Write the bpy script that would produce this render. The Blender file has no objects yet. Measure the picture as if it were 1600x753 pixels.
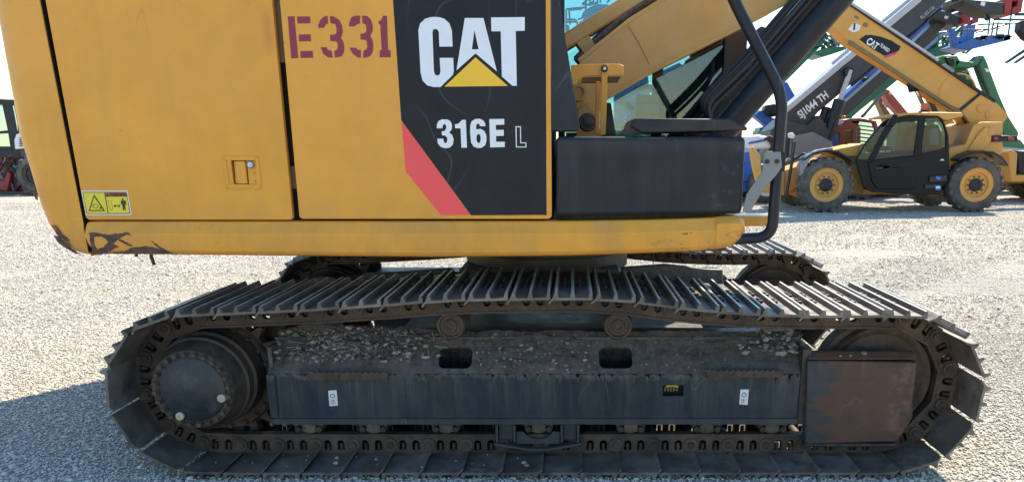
import bpy, bmesh, math, random
from mathutils import Matrix, Vector
from mathutils.geometry import tessellate_polygon
random.seed(7)
R = math.radians
SC = bpy.context.scene
COL = SC.collection

# ------------------------------------------------------------------ camera, world, sun, exposure
F_PX, TH, PX0, PY0, CAM_H = 1150.0, R(14.5), 890.0, 525.0, 1.55
cam = bpy.data.cameras.new('camera'); camo = bpy.data.objects.new('camera', cam); COL.objects.link(camo)
cam.sensor_width = 36.0; cam.lens = F_PX / 1600 * 36.0
cam.shift_x = (800 - PX0) / 1600; cam.shift_y = (PY0 - 376.5) / 1600
cam.clip_start = 0.05; cam.clip_end = 3000
camo.location = (0, 0, CAM_H); camo.rotation_euler = (math.pi / 2 - TH, 0, 0)
SC.camera = camo
SUN_EL, SUN_AZ = R(49), math.atan2(0.60, 0.80)          # azimuth from +Y towards +X
w = bpy.data.worlds.new('World'); SC.world = w; w.use_nodes = True
nt = w.node_tree; bg = nt.nodes['Background']
sky = nt.nodes.new('ShaderNodeTexSky'); sky.sky_type = 'NISHITA'; sky.sun_disc = False
sky.sun_elevation = SUN_EL; sky.sun_rotation = SUN_AZ; sky.altitude = 50
sky.air_density = 1.7; sky.dust_density = .0; sky.ozone_density = 8.0
nt.links.new(sky.outputs[0], bg.inputs[0]); bg.inputs[1].default_value = 0.11
sl = bpy.data.lights.new('sun', 'SUN'); sl.energy = 4.8; sl.angle = R(0.5); sl.color = (1, .86, .67)
so = bpy.data.objects.new('sun', sl); COL.objects.link(so)
sdir = Vector((math.sin(SUN_AZ) * math.cos(SUN_EL), math.cos(SUN_AZ) * math.cos(SUN_EL), math.sin(SUN_EL)))
so.rotation_euler = sdir.to_track_quat('Z', 'Y').to_euler(); so.location = (20, 20, 30)
SC.view_settings.view_transform = 'Standard'; SC.view_settings.look = 'None'
SC.view_settings.exposure = 1.35; SC.view_settings.gamma = 1

# ------------------------------------------------------------------ measuring: photo ray -> world at a known depth
def ray(px, py):
    u = (px - PX0) / F_PX; v = -(py - PY0) / F_PX
    return (u, math.cos(TH) + v * math.sin(TH), -math.sin(TH) + v * math.cos(TH))
def at(px, py, Y):
    r = ray(px, py); s = Y / r[1]
    return Vector((r[0] * s, Y, CAM_H + r[2] * s))
def xz(px, py, Y):
    p = at(px, py, Y); return (p.x, p.z)
def S(pts, ox, oy, sc):                                   # enlarged-crop coordinates -> photo coordinates
    return [(ox + x / sc, oy + y / sc) for x, y in pts]

# ------------------------------------------------------------------ materials
def rgb(*c): return (c[0], c[1], c[2], 1)
class NT:
    def __init__(s, name):
        s.m = bpy.data.materials.new(name); s.m.use_nodes = True
        s.t = s.m.node_tree; s.b = s.t.nodes['Principled BSDF']
        s.tc = s.t.nodes.new('ShaderNodeTexCoord'); s.oi = s.t.nodes.new('ShaderNodeObjectInfo')
    def n(s, t, **k):
        o = s.t.nodes.new(t)
        for a, v in k.items(): setattr(o, a, v)
        return o
    def l(s, a, b): s.t.links.new(a, b)
    def coords(s, scale=(1, 1, 1), rot=(0, 0, 0)):
        mp = s.n('ShaderNodeMapping'); mp.inputs['Scale'].default_value = scale; mp.inputs['Rotation'].default_value = rot
        s.l(s.tc.outputs['Object'], mp.inputs[0]); return mp.outputs[0]
    def noise(s, scale, detail=4, rough=.6, vec=None, w=0.0):
        n = s.n('ShaderNodeTexNoise'); n.noise_dimensions = '4D'
        n.inputs['Scale'].default_value = scale; n.inputs['Detail'].default_value = detail; n.inputs['Roughness'].default_value = rough
        m = s.math('MULTIPLY_ADD', s.oi.outputs['Random'], 40.0, w); s.l(m, n.inputs['W'])
        s.l(vec if vec is not None else s.tc.outputs['Object'], n.inputs['Vector'])
        return n.outputs['Fac']
    def math(s, op, a, b=0.5, c=None):
        m = s.n('ShaderNodeMath', operation=op)
        for i, v in enumerate((a, b, c)):
            if v is None: continue
            if isinstance(v, (int, float)): m.inputs[i].default_value = v
            else: s.l(v, m.inputs[i])
        return m.outputs[0]
    def ramp(s, f, lo, hi, a=0.0, b=1.0):
        m = s.n('ShaderNodeMapRange'); m.clamp = True
        for i, v in zip((1, 2, 3, 4), (lo, hi, a, b)): m.inputs[i].default_value = v
        s.l(f, m.inputs[0]); return m.outputs[0]
    def mix(s, f, a, b):
        m = s.n('ShaderNodeMix'); m.data_type = 'RGBA'
        if isinstance(f, (int, float)): m.inputs[0].default_value = f
        else: s.l(f, m.inputs[0])
        for i, v in ((6, a), (7, b)):
            if isinstance(v, tuple): m.inputs[i].default_value = rgb(*v)
            else: s.l(v, m.inputs[i])
        return m.outputs[2]
    def sep(s):
        x = s.n('ShaderNodeSeparateXYZ'); s.l(s.tc.outputs['Object'], x.inputs[0]); return x.outputs
    def bump(s, f, strength, dist=.01):
        b = s.n('ShaderNodeBump'); b.inputs['Strength'].default_value = strength; b.inputs['Distance'].default_value = dist
        s.l(f, b.inputs['Height']); s.l(b.outputs[0], s.b.inputs['Normal'])
    def out(s, col=None, rough=None, metal=0, spec=.5):
        if col is not None:
            if isinstance(col, tuple): s.b.inputs['Base Color'].default_value = rgb(*col)
            else: s.l(col, s.b.inputs['Base Color'])
        if rough is not None:
            if isinstance(rough, (int, float)): s.b.inputs['Roughness'].default_value = rough
            else: s.l(rough, s.b.inputs['Roughness'])
        s.b.inputs['Metallic'].default_value = metal; s.b.inputs['Specular IOR Level'].default_value = spec
        return s.m
def scratches(n, scale, width, w, mask_lo=.5, rot=(0, 0, 0), stretch=(1, 1, 1)):
    f = n.noise(scale, 1.5, .4, n.coords(stretch, rot), w)
    line = n.ramp(n.math('ABSOLUTE', n.math('SUBTRACT', f, .5)), 0, width, 1, 0)
    return n.math('MULTIPLY', line, n.ramp(n.noise(3.0, 2, .5, None, w + 7), mask_lo, mask_lo + .12))
def paint(name, col, rough=.42, dust=(.34, .30, .24), dustamt=.35, chip=(.06, .04, .035), chipamt=0.0, scale=3.0, scr=0.0, scrcol=None, bump=.06, spec=.5, metal=0):
    n = NT(name)
    v = n.noise(scale, 5, .6)
    c = n.mix(n.ramp(v, .35, .7), tuple(x * .86 for x in col), tuple(min(1, x * 1.1) for x in col))
    d = n.math('MULTIPLY', n.ramp(n.noise(scale * 2.7, 6, .7, n.coords((1, 1, .45)), 3), .42, .75), dustamt)
    c = n.mix(d, c, dust)
    if scr:
        s_ = n.math('MULTIPLY', scratches(n, 2.2, .006, 1.0), scr)
        c = n.mix(s_, c, scrcol or tuple(min(1, x * 1.6 + .1) for x in col))
        s2 = n.math('MULTIPLY', scratches(n, 4.5, .009, 5.0, .52, (0, R(35), 0), (1, 1, .35)), scr * .8)
        c = n.mix(s2, c, scrcol or tuple(min(1, x * 1.6 + .1) for x in col))
    if chipamt:
        k = n.ramp(n.noise(26, 5, .75, None, 11), .74 - chipamt, .76 - chipamt)
        c = n.mix(k, c, chip)
    r = n.ramp(n.noise(9, 4, .6, None, 2), .3, .7, rough - .07, rough + .1)
    n.bump(n.noise(45, 3, .6), bump, .004)
    return n.out(c, r, metal, spec)
def plain(name, col, rough=.5, metal=0, spec=.5, var=.18, scale=14):
    n = NT(name)
    c = n.mix(n.noise(scale, 4, .6), tuple(x * (1 - var) for x in col), tuple(min(1, x * (1 + var)) for x in col))
    return n.out(c, rough, metal, spec)

YEL = (.77, .345, .042)
M = {}
def yellow_body(name, scrapes=False):
    n = NT(name)
    x, y, z = n.sep()
    c = n.mix(n.ramp(n.noise(2.3, 6, .66), .3, .72), tuple(k * .84 for k in YEL), tuple(k * 1.10 for k in YEL))
    c = n.mix(n.math('MULTIPLY', n.ramp(n.noise(1.1, 3, .5, None, 14), .48, .7), .28), c, (.74, .36, .085))
    d = n.math('MULTIPLY', n.ramp(n.noise(5, 7, .72, n.coords((1, 1, .6)), 3), .44, .8), .22)
    c = n.mix(d, c, (.56, .30, .10))
    st = n.math('MULTIPLY', n.ramp(n.noise(9, 4, .6, n.coords((1, 1, .06)), 8), .56, .8), .16)
    c = n.mix(st, c, (.30, .19, .07))
    s_ = n.math('MULTIPLY', scratches(n, 2.6, .0022, 1.0, .53), .38)
    c = n.mix(s_, c, (.74, .50, .19))
    s3 = n.math('MULTIPLY', scratches(n, 6.4, .0035, 31.0, .57, (0, R(40), 0), (1, 1, .4)), .4)
    c = n.mix(s3, c, (.27, .15, .06))
    k = n.ramp(n.noise(30, 3, .7, None, 11), .765, .785)
    c = n.mix(k, c, (.10, .055, .04))
    gr = n.math('MULTIPLY', n.ramp(z, 1.36, 1.22), n.ramp(n.noise(6, 6, .7, n.coords((1, 1, .5)), 41), .42, .70))
    c = n.mix(n.math('MULTIPLY', gr, .42), c, (.34, .215, .09))
    rn = n.math('MULTIPLY', n.ramp(n.noise(15, 3, .6, n.coords((1, 1, .035)), 51), .60, .74), n.ramp(n.noise(2, 3, .5, None, 52), .45, .6))
    c = n.mix(n.math('MULTIPLY', rn, .30), c, (.36, .20, .07))
    dx = n.math('ABSOLUTE', n.math('ADD', x, 1.285)); dz = n.math('ABSOLUTE', n.math('SUBTRACT', z, 2.02))
    sm = n.math('MULTIPLY', n.ramp(dx, .0, .035, 1, 0), n.ramp(dz, .03, .11, 1, 0))
    c = n.mix(n.math('MULTIPLY', sm, .4), c, (.42, .10, .06))
    sp_ = n.ramp(n.noise(55, 2, .6, None, 61), .735, .76)
    c = n.mix(n.math('MULTIPLY', sp_, .7), c, (.22, .13, .06))
    if scrapes:
        a2 = n.noise(16, 6, .7, n.coords((.6, 1, 1.4)), 5)
        g2 = n.math('MULTIPLY', n.ramp(x, .15, .7), n.ramp(z, 1.19, 1.165))
        sc2 = n.ramp(n.math('MULTIPLY', g2, n.math('ABSOLUTE', n.math('SUBTRACT', a2, .5))), .09, .1)
        sc3 = n.math('MULTIPLY', g2, n.ramp(n.math('ABSOLUTE', n.math('SUBTRACT', n.noise(5, 4, .5, n.coords((.7, 1, 2)), 9), .5)), .0, .012, 1, 0))
        c = n.mix(n.math('MAXIMUM', sc2, n.math('MULTIPLY', sc3, .7)), c, (.13, .075, .035))
    r = n.ramp(n.noise(7, 4, .6, None, 2), .3, .7, .28, .50)
    n.bump(n.noise(1.7, 3, .5), .22, .02)
    return n.out(c, r, 0, .3)
M['yellow'] = yellow_body('yellow_paint'); M['yellow_worn'] = yellow_body('worn_yellow_paint', True)
M['yellow_dull'] = paint('dusty_yellow_paint', (.46, .22, .045), .55, (.25, .17, .10), .5, (.07, .04, .03), .06, 4)
M['yellow_far'] = paint('yard_yellow_paint', (.62, .295, .045), .48, (.46, .32, .17), .4, scale=1.5)
M['black_decal'] = paint('black_decal_film', (.008, .0095, .0145), .36, (.05, .055, .07), .12, scr=.25, scrcol=(.15, .16, .18), bump=.03, spec=.25)
M['black_paint'] = paint('black_paint', (.012, .015, .022), .36, (.055, .055, .06), .35, scale=3, scr=.45, scrcol=(.12, .13, .15), bump=.04, spec=.28)
def rusty(name, a, b, r0=.65, scale=9, metal=0, dusty=.3):
    n = NT(name)
    c = n.mix(n.ramp(n.noise(scale, 6, .7), .35, .68), a, b)
    c = n.mix(n.math('MULTIPLY', n.ramp(n.noise(scale * 3, 5, .75, None, 4), .5, .72), dusty), c, (.20, .165, .13))
    c = n.mix(n.math('MULTIPLY', n.oi.outputs['Random'], .45), c, tuple(x * .5 for x in a))
    big = n.ramp(n.noise(scale * .45, 4, .6, None, 17), .5, .66)
    c = n.mix(n.math('MULTIPLY', big, dusty * .8), c, (.13, .10, .075))
    n.bump(n.noise(scale * 7, 5, .7), .35, .006)
    return n.out(c, n.ramp(n.noise(scale * 2, 3), .3, .7, r0 - .15, r0 + .12), metal, .4)
def frame_mat():
    n = NT('undercarriage_paint'); x, y, z = n.sep(); col = (.016, .026, .037)
    c = n.mix(n.ramp(n.noise(3.5, 5, .6), .35, .7), tuple(k * .8 for k in col), tuple(k * 1.2 for k in col))
    c = n.mix(n.math('MULTIPLY', n.ramp(n.noise(9, 6, .7, n.coords((1, 1, .35)), 3), .42, .75), .45), c, (.105, .10, .09))
    run = n.math('MULTIPLY', n.ramp(n.noise(22, 4, .65, n.coords((1, 1, .07)), 6), .50, .72), n.ramp(z, .24, .47, .15, 1))
    c = n.mix(n.math('MULTIPLY', run, .6), c, (.15, .135, .115))
    top = n.ramp(n.math('ADD', z, n.math('MULTIPLY', n.math('SUBTRACT', n.noise(16, 6, .75, n.coords((1, 1, .5)), 9), .5), .16)), .442, .468)
    c = n.mix(n.math('MULTIPLY', top, n.ramp(n.noise(40, 4, .7), .3, .6)), c, (.13, .115, .095))
    low = n.ramp(n.math('ADD', z, n.math('MULTIPLY', n.noise(20, 5, .7, None, 12), .05)), .285, .255)
    c = n.mix(n.math('MULTIPLY', low, .35), c, (.10, .09, .08))
    rs = n.ramp(n.noise(11, 6, .7, None, 15), .645, .67)
    c = n.mix(rs, c, n.mix(n.noise(30, 4, .6), (.05, .028, .018), (.11, .06, .038)))
    s_ = n.math('MULTIPLY', scratches(n, 7.5, .006, 5.0, .52, (0, R(20), 0), (1, 1, .3)), .55)
    c = n.mix(s_, c, (.17, .18, .19))
    n.bump(n.noise(30, 5, .7), .12, .005)
    return n.out(c, n.ramp(n.noise(8, 4), .3, .7, .36, .6), 0, .3)
M['frame_paint'] = frame_mat()
def toolbox_mat():
    n = NT('toolbox_paint'); x, y, z = n.sep()
    c = n.mix(n.ramp(n.noise(2.2, 5, .6), .35, .7), (.010, .0125, .019), (.017, .020, .027))
    st = n.math('MULTIPLY', n.ramp(n.noise(17, 4, .6, n.coords((1, 1, .07)), 3), .46, .75), n.ramp(n.noise(2.2, 2, .5, None, 4), .4, .65))
    c = n.mix(n.math('MULTIPLY', st, .55), c, (.055, .056, .06))
    band = n.math('MULTIPLY', n.ramp(z, 1.50, 1.56), n.ramp(n.noise(3.2, 4, .6, n.coords((1, 1, 2)), 7), .4, .62))
    c = n.mix(n.math('MULTIPLY', band, .5), c, (.055, .046, .036))
    rub = n.math('MULTIPLY', n.ramp(x, .52, .76), n.ramp(n.noise(19, 6, .75, n.coords((1, 1, 1.3)), 8), .53, .60))
    c = n.mix(n.math('MULTIPLY', rub, .8), c, (.075, .05, .04))
    c = n.mix(n.math('MULTIPLY', scratches(n, 5.5, .006, 2.0, .55, (0, R(65), 0), (1, 1, .35)), .5), c, (.12, .125, .14))
    n.bump(n.noise(60, 3, .6), .08, .003)
    return n.out(c, n.ramp(n.noise(6, 4), .3, .7, .32, .52), 0, .3)
M['toolbox_paint'] = toolbox_mat()
M['cover_paint'] = rusty('greasy_cover_plate', (.012, .019, .026), (.028, .036, .044), .5, 6, 0, .3)
M['rust'] = rusty('rusty_cast_iron', (.036, .024, .018), (.125, .08, .055), .6, 11)
M['rust_dark'] = rusty('dark_greasy_iron', (.020, .016, .014), (.085, .06, .045), .55, 7)
M['steel'] = rusty('worn_track_steel', (.062, .055, .048), (.27, .24, .20), .47, 8, .1, .6)
def guard_mat():
    n = NT('rusted_guard_paint')
    x, y, z = n.sep()
    band = n.math('ADD', n.math('MULTIPLY', n.noise(6, 8, .74, n.coords((.35, 1, 2.0))), 1.0), n.math('MULTIPLY', n.ramp(x, 1.13, 1.34), .22))
    c = n.mix(n.ramp(n.noise(9, 5, .6), .3, .7), (.028, .033, .040), (.066, .064, .062))
    c = n.mix(n.ramp(band, .60, .68), c, n.mix(n.noise(14, 5, .7), (.066, .037, .027), (.125, .064, .044)))
    st = n.math('MULTIPLY', n.ramp(n.noise(24, 3, .6, n.coords((1, 1, .05)), 5), .62, .72), n.ramp(z, .45, .58))
    c = n.mix(n.math('MULTIPLY', st, .6), c, (.22, .19, .16))
    c = n.mix(n.math('MULTIPLY', scratches(n, 8, .008, 3.0, .5, (0, R(80), 0), (1, 1, .3)), .5), c, (.14, .12, .11))
    ed = n.math('MULTIPLY', n.ramp(x, 1.545, 1.575), n.ramp(n.noise(14, 4, .7), .45, .6)); c = n.mix(n.math('MULTIPLY', ed, .4), c, (.17, .15, .13))
    n.bump(n.noise(40, 5, .7), .3, .006)
    return n.out(c, .6, 0, .3)
M['guard'] = guard_mat(); M['roller'] = rusty('dusty_roller_iron', (.085, .065, .05), (.27, .20, .145), .65, 14, 0, .5)
M['tip'] = plain('polished_steel', (.50, .49, .47), .36, .25, .5, .2, 40)
M['dirt'] = rusty('packed_dirt', (.055, .047, .04), (.17, .15, .13), .95, 20, 0, .4)
def stone_mat(name, lo, hi):
    n = NT(name)
    g = n.n('ShaderNodeNewGeometry')
    c = n.mix(g.outputs['Random Per Island'], lo, hi)
    return n.out(c, .9, 0, .25)
M['stone'] = stone_mat('loose_stone', (.10, .09, .08), (.36, .33, .29))
def gravel_stone():
    n = NT('gravel_stone')
    c = n.mix(n.oi.outputs['Random'], (.46, .425, .345), (.69, .65, .55))
    c = n.mix(n.math('MULTIPLY', n.noise(60, 3), .3), c, (.22, .21, .19))
    return n.out(c, .88, 0, .3)
M['gravel'] = gravel_stone()
M['white'] = plain('white_vinyl', (.74, .77, .80), .4, var=.05, scale=20)
M['white_paint'] = plain('white_paint', (.72, .72, .70), .45)
M['decal_red'] = plain('red_vinyl', (.86, .075, .08), .42, var=.06)
M['stencil'] = plain('maroon_stencil_paint', (.25, .022, .045), .55, var=.16, scale=30)
M['label_yellow'] = plain('label_yellow', (.72, .60, .03), .45, var=.05)
M['label_brown'] = plain('label_brown', (.42, .13, .02), .45, var=.05)
M['cat_yellow'] = plain('triangle_yellow', (.86, .50, .02), .4, var=.05)
M['black'] = plain('black_ink', (.012, .012, .012), .5)
M['rubber'] = rusty('dusty_rubber', (.045, .044, .042), (.21, .195, .17), .85, 5, 0, .8)
M['hose'] = plain('hose_rubber', (.014, .015, .018), .45)
M['zinc'] = plain('zinc_plate', (.20, .21, .22), .42, .4, .5, .15, 8)
M['chrome'] = plain('chrome_rod', (.62, .64, .66), .18, 1.0, .5, .05)
M['cab_black'] = plain('cab_black', (.006, .0065, .008), .38, 0, .22)
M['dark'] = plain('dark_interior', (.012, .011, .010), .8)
M['tan'] = plain('dull_tan_paint', (.20, .135, .055), .6)
M['braid'] = rusty('dirty_hose_cover', (.03, .022, .018), (.24, .17, .12), .85, 34, 0, .3)
M['grey_paint'] = paint('dark_grey_paint', (.030, .033, .036), .46, (.09, .088, .082), .2, scale=1.2)
M['light_grey'] = plain('light_grey_paint', (.42, .43, .46), .45)
M['blue'] = paint('blue_paint', (.018, .12, .42), .42, (.2, .25, .32), .25, scale=1.2)
M['sky_blue'] = paint('pale_blue_paint', (.05, .22, .50), .45, (.2, .3, .38), .3, scale=1.2)
M['green'] = paint('green_paint', (.016, .16, .07), .42, (.14, .2, .15), .3, scale=1.2)
M['red'] = paint('red_paint', (.30, .022, .018), .42, (.25, .15, .12), .3, scale=1.5)
M['maroon'] = paint('maroon_paint', (.16, .012, .02), .32, (.22, .12, .11), .2, scale=1.5)
M['coral'] = paint('faded_red_paint', (.46, .085, .055), .5, (.35, .2, .15), .3, scale=1.5)
M['beige'] = paint('pale_cream_paint', (.50, .46, .30), .6, scale=5)
M['amber'] = plain('amber_plastic', (.60, .10, .02), .25)
M['seat'] = plain('seat_fabric', (.02, .021, .024), .8)
M['print_blue'] = plain('blue_label_print', (.03, .16, .55), .4)
M['print_pink'] = plain('magenta_print', (.5, .03, .13), .4)
def glass(name, tint, fac=.16):
    m = bpy.data.materials.new(name); m.use_nodes = True; t = m.node_tree
    for x in list(t.nodes): t.nodes.remove(x)
    o = t.nodes.new('ShaderNodeOutputMaterial'); mx = t.nodes.new('ShaderNodeMixShader')
    tr = t.nodes.new('ShaderNodeBsdfTransparent'); tr.inputs[0].default_value = rgb(*tint)
    gl = t.nodes.new('ShaderNodeBsdfGlossy'); gl.inputs['Roughness'].default_value = .03
    fr = t.nodes.new('ShaderNodeFresnel'); fr.inputs[0].default_value = 1.5
    ma = t.nodes.new('ShaderNodeMath'); ma.operation = 'MAXIMUM'; ma.inputs[1].default_value = fac * .5
    t.links.new(fr.outputs[0], ma.inputs[0]); t.links.new(ma.outputs[0], mx.inputs[0])
    t.links.new(tr.outputs[0], mx.inputs[1]); t.links.new(gl.outputs[0], mx.inputs[2]); t.links.new(mx.outputs[0], o.inputs[0])
    return m
M['glass'] = glass('cyan_tinted_glass', (.64, .81, .82)); M['glass_clear'] = glass('cab_glass', (.56, .72, .74), .0)

# ------------------------------------------------------------------ mesh helpers
LOC = {}
def link(o, parent=None):
    COL.objects.link(o)
    if parent is not None:
        o.parent = parent
        o.matrix_parent_inverse = Matrix.Translation(-LOC.get(parent.name, Vector((0, 0, 0))))
    return o
def thing(name, label, cat, loc, group=None):
    o = bpy.data.objects.new(name, None); o.empty_display_size = .2; COL.objects.link(o)
    o.location = loc; LOC[o.name] = Vector(loc); o['label'] = label; o['category'] = cat
    if group: o['group'] = group
    return o
class MB:
    def __init__(s): s.bm = bmesh.new(); s.mats = []
    def mi(s, m):
        if m not in s.mats: s.mats.append(m)
        return s.mats.index(m)
    def face(s, vs, k):
        try: f = s.bm.faces.new(vs); f.material_index = k; return f
        except ValueError: return None
    def prism(s, loops, y0, y1, m='dark', mapf=None):
        """outline(s) in (x,z), first is the outside, the rest holes, extruded y0..y1"""
        if not isinstance(loops[0][0], (tuple, list, Vector)): loops = [loops]
        k = s.mi(m); mp = mapf or (lambda x, z, y: (x, y, z))
        fl = []
        for lp in loops:
            a = sum(lp[i][0] * lp[(i + 1) % len(lp)][1] - lp[(i + 1) % len(lp)][0] * lp[i][1] for i in range(len(lp)))
            lp = list(lp)
            if (a < 0) != (len(fl) > 0): lp.reverse()
            fl.append(lp)
        F = [[s.bm.verts.new(mp(x, z, y0)) for x, z in lp] for lp in fl]
        B = [[s.bm.verts.new(mp(x, z, y1)) for x, z in lp] for lp in fl]
        for f, b in zip(F, B):
            n = len(f)
            for i in range(n): s.face((f[i], b[i], b[(i + 1) % n], f[(i + 1) % n]), k)
        if len(fl) == 1:
            s.face(F[0], k); s.face(B[0][::-1], k)
        else:
            tr = tessellate_polygon([[Vector((x, z, 0)) for x, z in lp] for lp in fl])
            fa = [v for l in F for v in l]; ba = [v for l in B for v in l]
            for t in tr:
                s.face([fa[i] for i in t], k); s.face([ba[i] for i in reversed(t)], k)
        return s
    def box(s, x0, x1, y0, y1, z0, z1, m='dark'):
        return s.prism([(x0, z0), (x1, z0), (x1, z1), (x0, z1)], y0, y1, m)
    def tube(s, pts, r, m='hose', seg=10, cap=True):
        k = s.mi(m); P = [Vector(p) for p in pts]; rings = []; prev = None
        for i, p in enumerate(P):
            d = (P[min(i + 1, len(P) - 1)] - P[max(i - 1, 0)]).normalized()
            if prev is None:
                a = Vector((0, 1, 0)) if abs(d.y) < .9 else Vector((1, 0, 0))
                u = d.cross(a).normalized()
            else:
                u = (prev - d * prev.dot(d)).normalized()
            prev = u; v = d.cross(u)
            rr = r[i] if isinstance(r, (list, tuple)) else r
            rings.append([s.bm.verts.new(p + u * math.cos(2 * math.pi * j / seg) * rr + v * math.sin(2 * math.pi * j / seg) * rr) for j in range(seg)])
        for a, b in zip(rings, rings[1:]):
            for j in range(seg): s.face((a[j], a[(j + 1) % seg], b[(j + 1) % seg], b[j]), k)
        if cap: s.face(rings[0][::-1], k); s.face(rings[-1], k)
        return s
    def bar(s, a, b, wy, h, m='dark'):
        """rectangular bar between two points lying in an x-z plane"""
        a, b = Vector(a), Vector(b); d = (b - a).normalized(); y = Vector((0, 1, 0))
        n = d.cross(y).normalized(); y = n.cross(d); k = s.mi(m); V = []
        for p in (a, b):
            V.append([s.bm.verts.new(p + n * sx * h / 2 + y * sy * wy / 2) for sx, sy in ((-1, -1), (1, -1), (1, 1), (-1, 1))])
        for j in range(4): s.face((V[0][j], V[0][(j + 1) % 4], V[1][(j + 1) % 4], V[1][j]), k)
        s.face(V[0][::-1], k); s.face(V[1], k); return s
    def lathe(s, cx, cz, prof, m='rust', seg=40):
        """profile of (y, radius) turned about the y axis through (cx,cz)"""
        k = s.mi(m); rings = []
        for y, r in prof:
            if r < 1e-6: rings.append([s.bm.verts.new((cx, y, cz))])
            else: rings.append([s.bm.verts.new((cx + r * math.cos(2 * math.pi * j / seg), y, cz + r * math.sin(2 * math.pi * j / seg))) for j in range(seg)])
        for a, b in zip(rings, rings[1:]):
            for j in range(seg):
                j2 = (j + 1) % seg
                if len(a) == 1: s.face((a[0], b[j], b[j2]), k)
                elif len(b) == 1: s.face((a[j], b[0], a[j2]), k)
                else: s.face((a[j], b[j], b[j2], a[j2]), k)
        return s
    def rock(s, c, r, m='stone'):
        k = s.mi(m); t = (1 + 5 ** .5) / 2
        q = Matrix.Rotation(random.random() * 6.28, 3, Vector((random.random() - .5, random.random() - .5, random.random() - .5)).normalized())
        sc = Vector((random.uniform(.7, 1.3), random.uniform(.7, 1.2), random.uniform(.5, .9)))
        V = []
        for a in ((-1, t, 0), (1, t, 0), (-1, -t, 0), (1, -t, 0), (0, -1, t), (0, 1, t), (0, -1, -t), (0, 1, -t), (t, 0, -1), (t, 0, 1), (-t, 0, -1), (-t, 0, 1)):
            p = q @ (Vector(a) / 1.9 * random.uniform(.75, 1.2)); V.append(s.bm.verts.new(Vector(c) + Vector((p.x * sc.x, p.y * sc.y, p.z * sc.z)) * r))
        for f in ((0, 11, 5), (0, 5, 1), (0, 1, 7), (0, 7, 10), (0, 10, 11), (1, 5, 9), (5, 11, 4), (11, 10, 2), (10, 7, 6), (7, 1, 8), (3, 9, 4), (3, 4, 2), (3, 2, 6), (3, 6, 8), (3, 8, 9), (4, 9, 5), (2, 4, 11), (6, 2, 10), (8, 6, 7), (9, 8, 1)):
            s.face([V[i] for i in f], k)
        return s
    def mesh(s, name, smooth=40, fix=True):
        if fix: bmesh.ops.recalc_face_normals(s.bm, faces=s.bm.faces)
        me = bpy.data.meshes.new(name); 
        if smooth:
            for f in s.bm.faces: f.smooth = True
            for e in s.bm.edges:
                if len(e.link_faces) == 2 and e.calc_face_angle(0) > R(smooth): e.smooth = False
        s.bm.to_mesh(me); s.bm.free()
        for m in s.mats: me.materials.append(M[m])
        return me
    def build(s, name, parent=None, bevel=0, seg=2, smooth=40, **props):
        o = bpy.data.objects.new(name, s.mesh(name, smooth)); link(o, parent)
        if parent is not None: LOC[o.name] = Vector((0, 0, 0))
        if bevel:
            b = o.modifiers.new('bevel', 'BEVEL'); b.width = bevel; b.segments = seg; b.limit_method = 'ANGLE'; b.angle_limit = R(35); b.harden_normals = False
        for k, v in props.items(): o[k] = v
        return o
def inst(name, me, parent, mat4=None):
    o = bpy.data.objects.new(name, me); link(o, parent)
    if mat4 is not None: o.matrix_basis = mat4
    return o
def pp(pts, Y): return [xz(x, y, Y) for x, y in pts]
def text_mesh(body, size, mapm, mat, name, parent, bold=0.0, align='LEFT', ext=.002, xs=1.0):
    cu = bpy.data.curves.new(name, 'FONT'); cu.body = body; cu.size = size; cu.extrude = ext; cu.offset = bold; cu.align_x = align
    cu.resolution_u = 3
    t = bpy.data.objects.new('text_source', cu); me = bpy.data.meshes.new_from_object(t); bpy.data.objects.remove(t)
    me.transform(mapm @ Matrix.Diagonal((xs, 1, 1, 1))); me.materials.clear(); me.materials.append(M[mat]); me.name = name
    o = bpy.data.objects.new(name, me); link(o, parent); return o
def face_cam(p, ang=0, ):                                  # text plane x-z at point p facing -Y, turned by ang
    return Matrix.Translation(p) @ Matrix.Rotation(-ang, 4, 'Y') @ Matrix.Rotation(math.pi / 2, 4, 'X')
def smooth_path(pts, n=6):
    P = [Vector(p) for p in pts]; out = []
    for i in range(len(P) - 1):
        a, b, c, d = P[max(i - 1, 0)], P[i], P[i + 1], P[min(i + 2, len(P) - 1)]
        for j in range(n):
            t = j / n; out.append(.5 * ((2 * b) + (c - a) * t + (2 * a - 5 * b + 4 * c - d) * t * t + (3 * b - a - 3 * c + d) * t ** 3))
    out.append(P[-1]); return out
def rounded(pts, rad, n=4):
    """round the corners of an open 3-D path"""
    P = [Vector(p) for p in pts]; out = [P[0]]
    for a, b, c in zip(P, P[1:], P[2:]):
        r = min(rad, (a - b).length * .45, (c - b).length * .45)
        p, q = b + (a - b).normalized() * r, b + (c - b).normalized() * r
        for j in range(n + 1):
            t = j / n; out.append((1 - t) ** 2 * p + 2 * t * (1 - t) * b + t * t * q)
    out.append(P[-1]); return out

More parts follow.
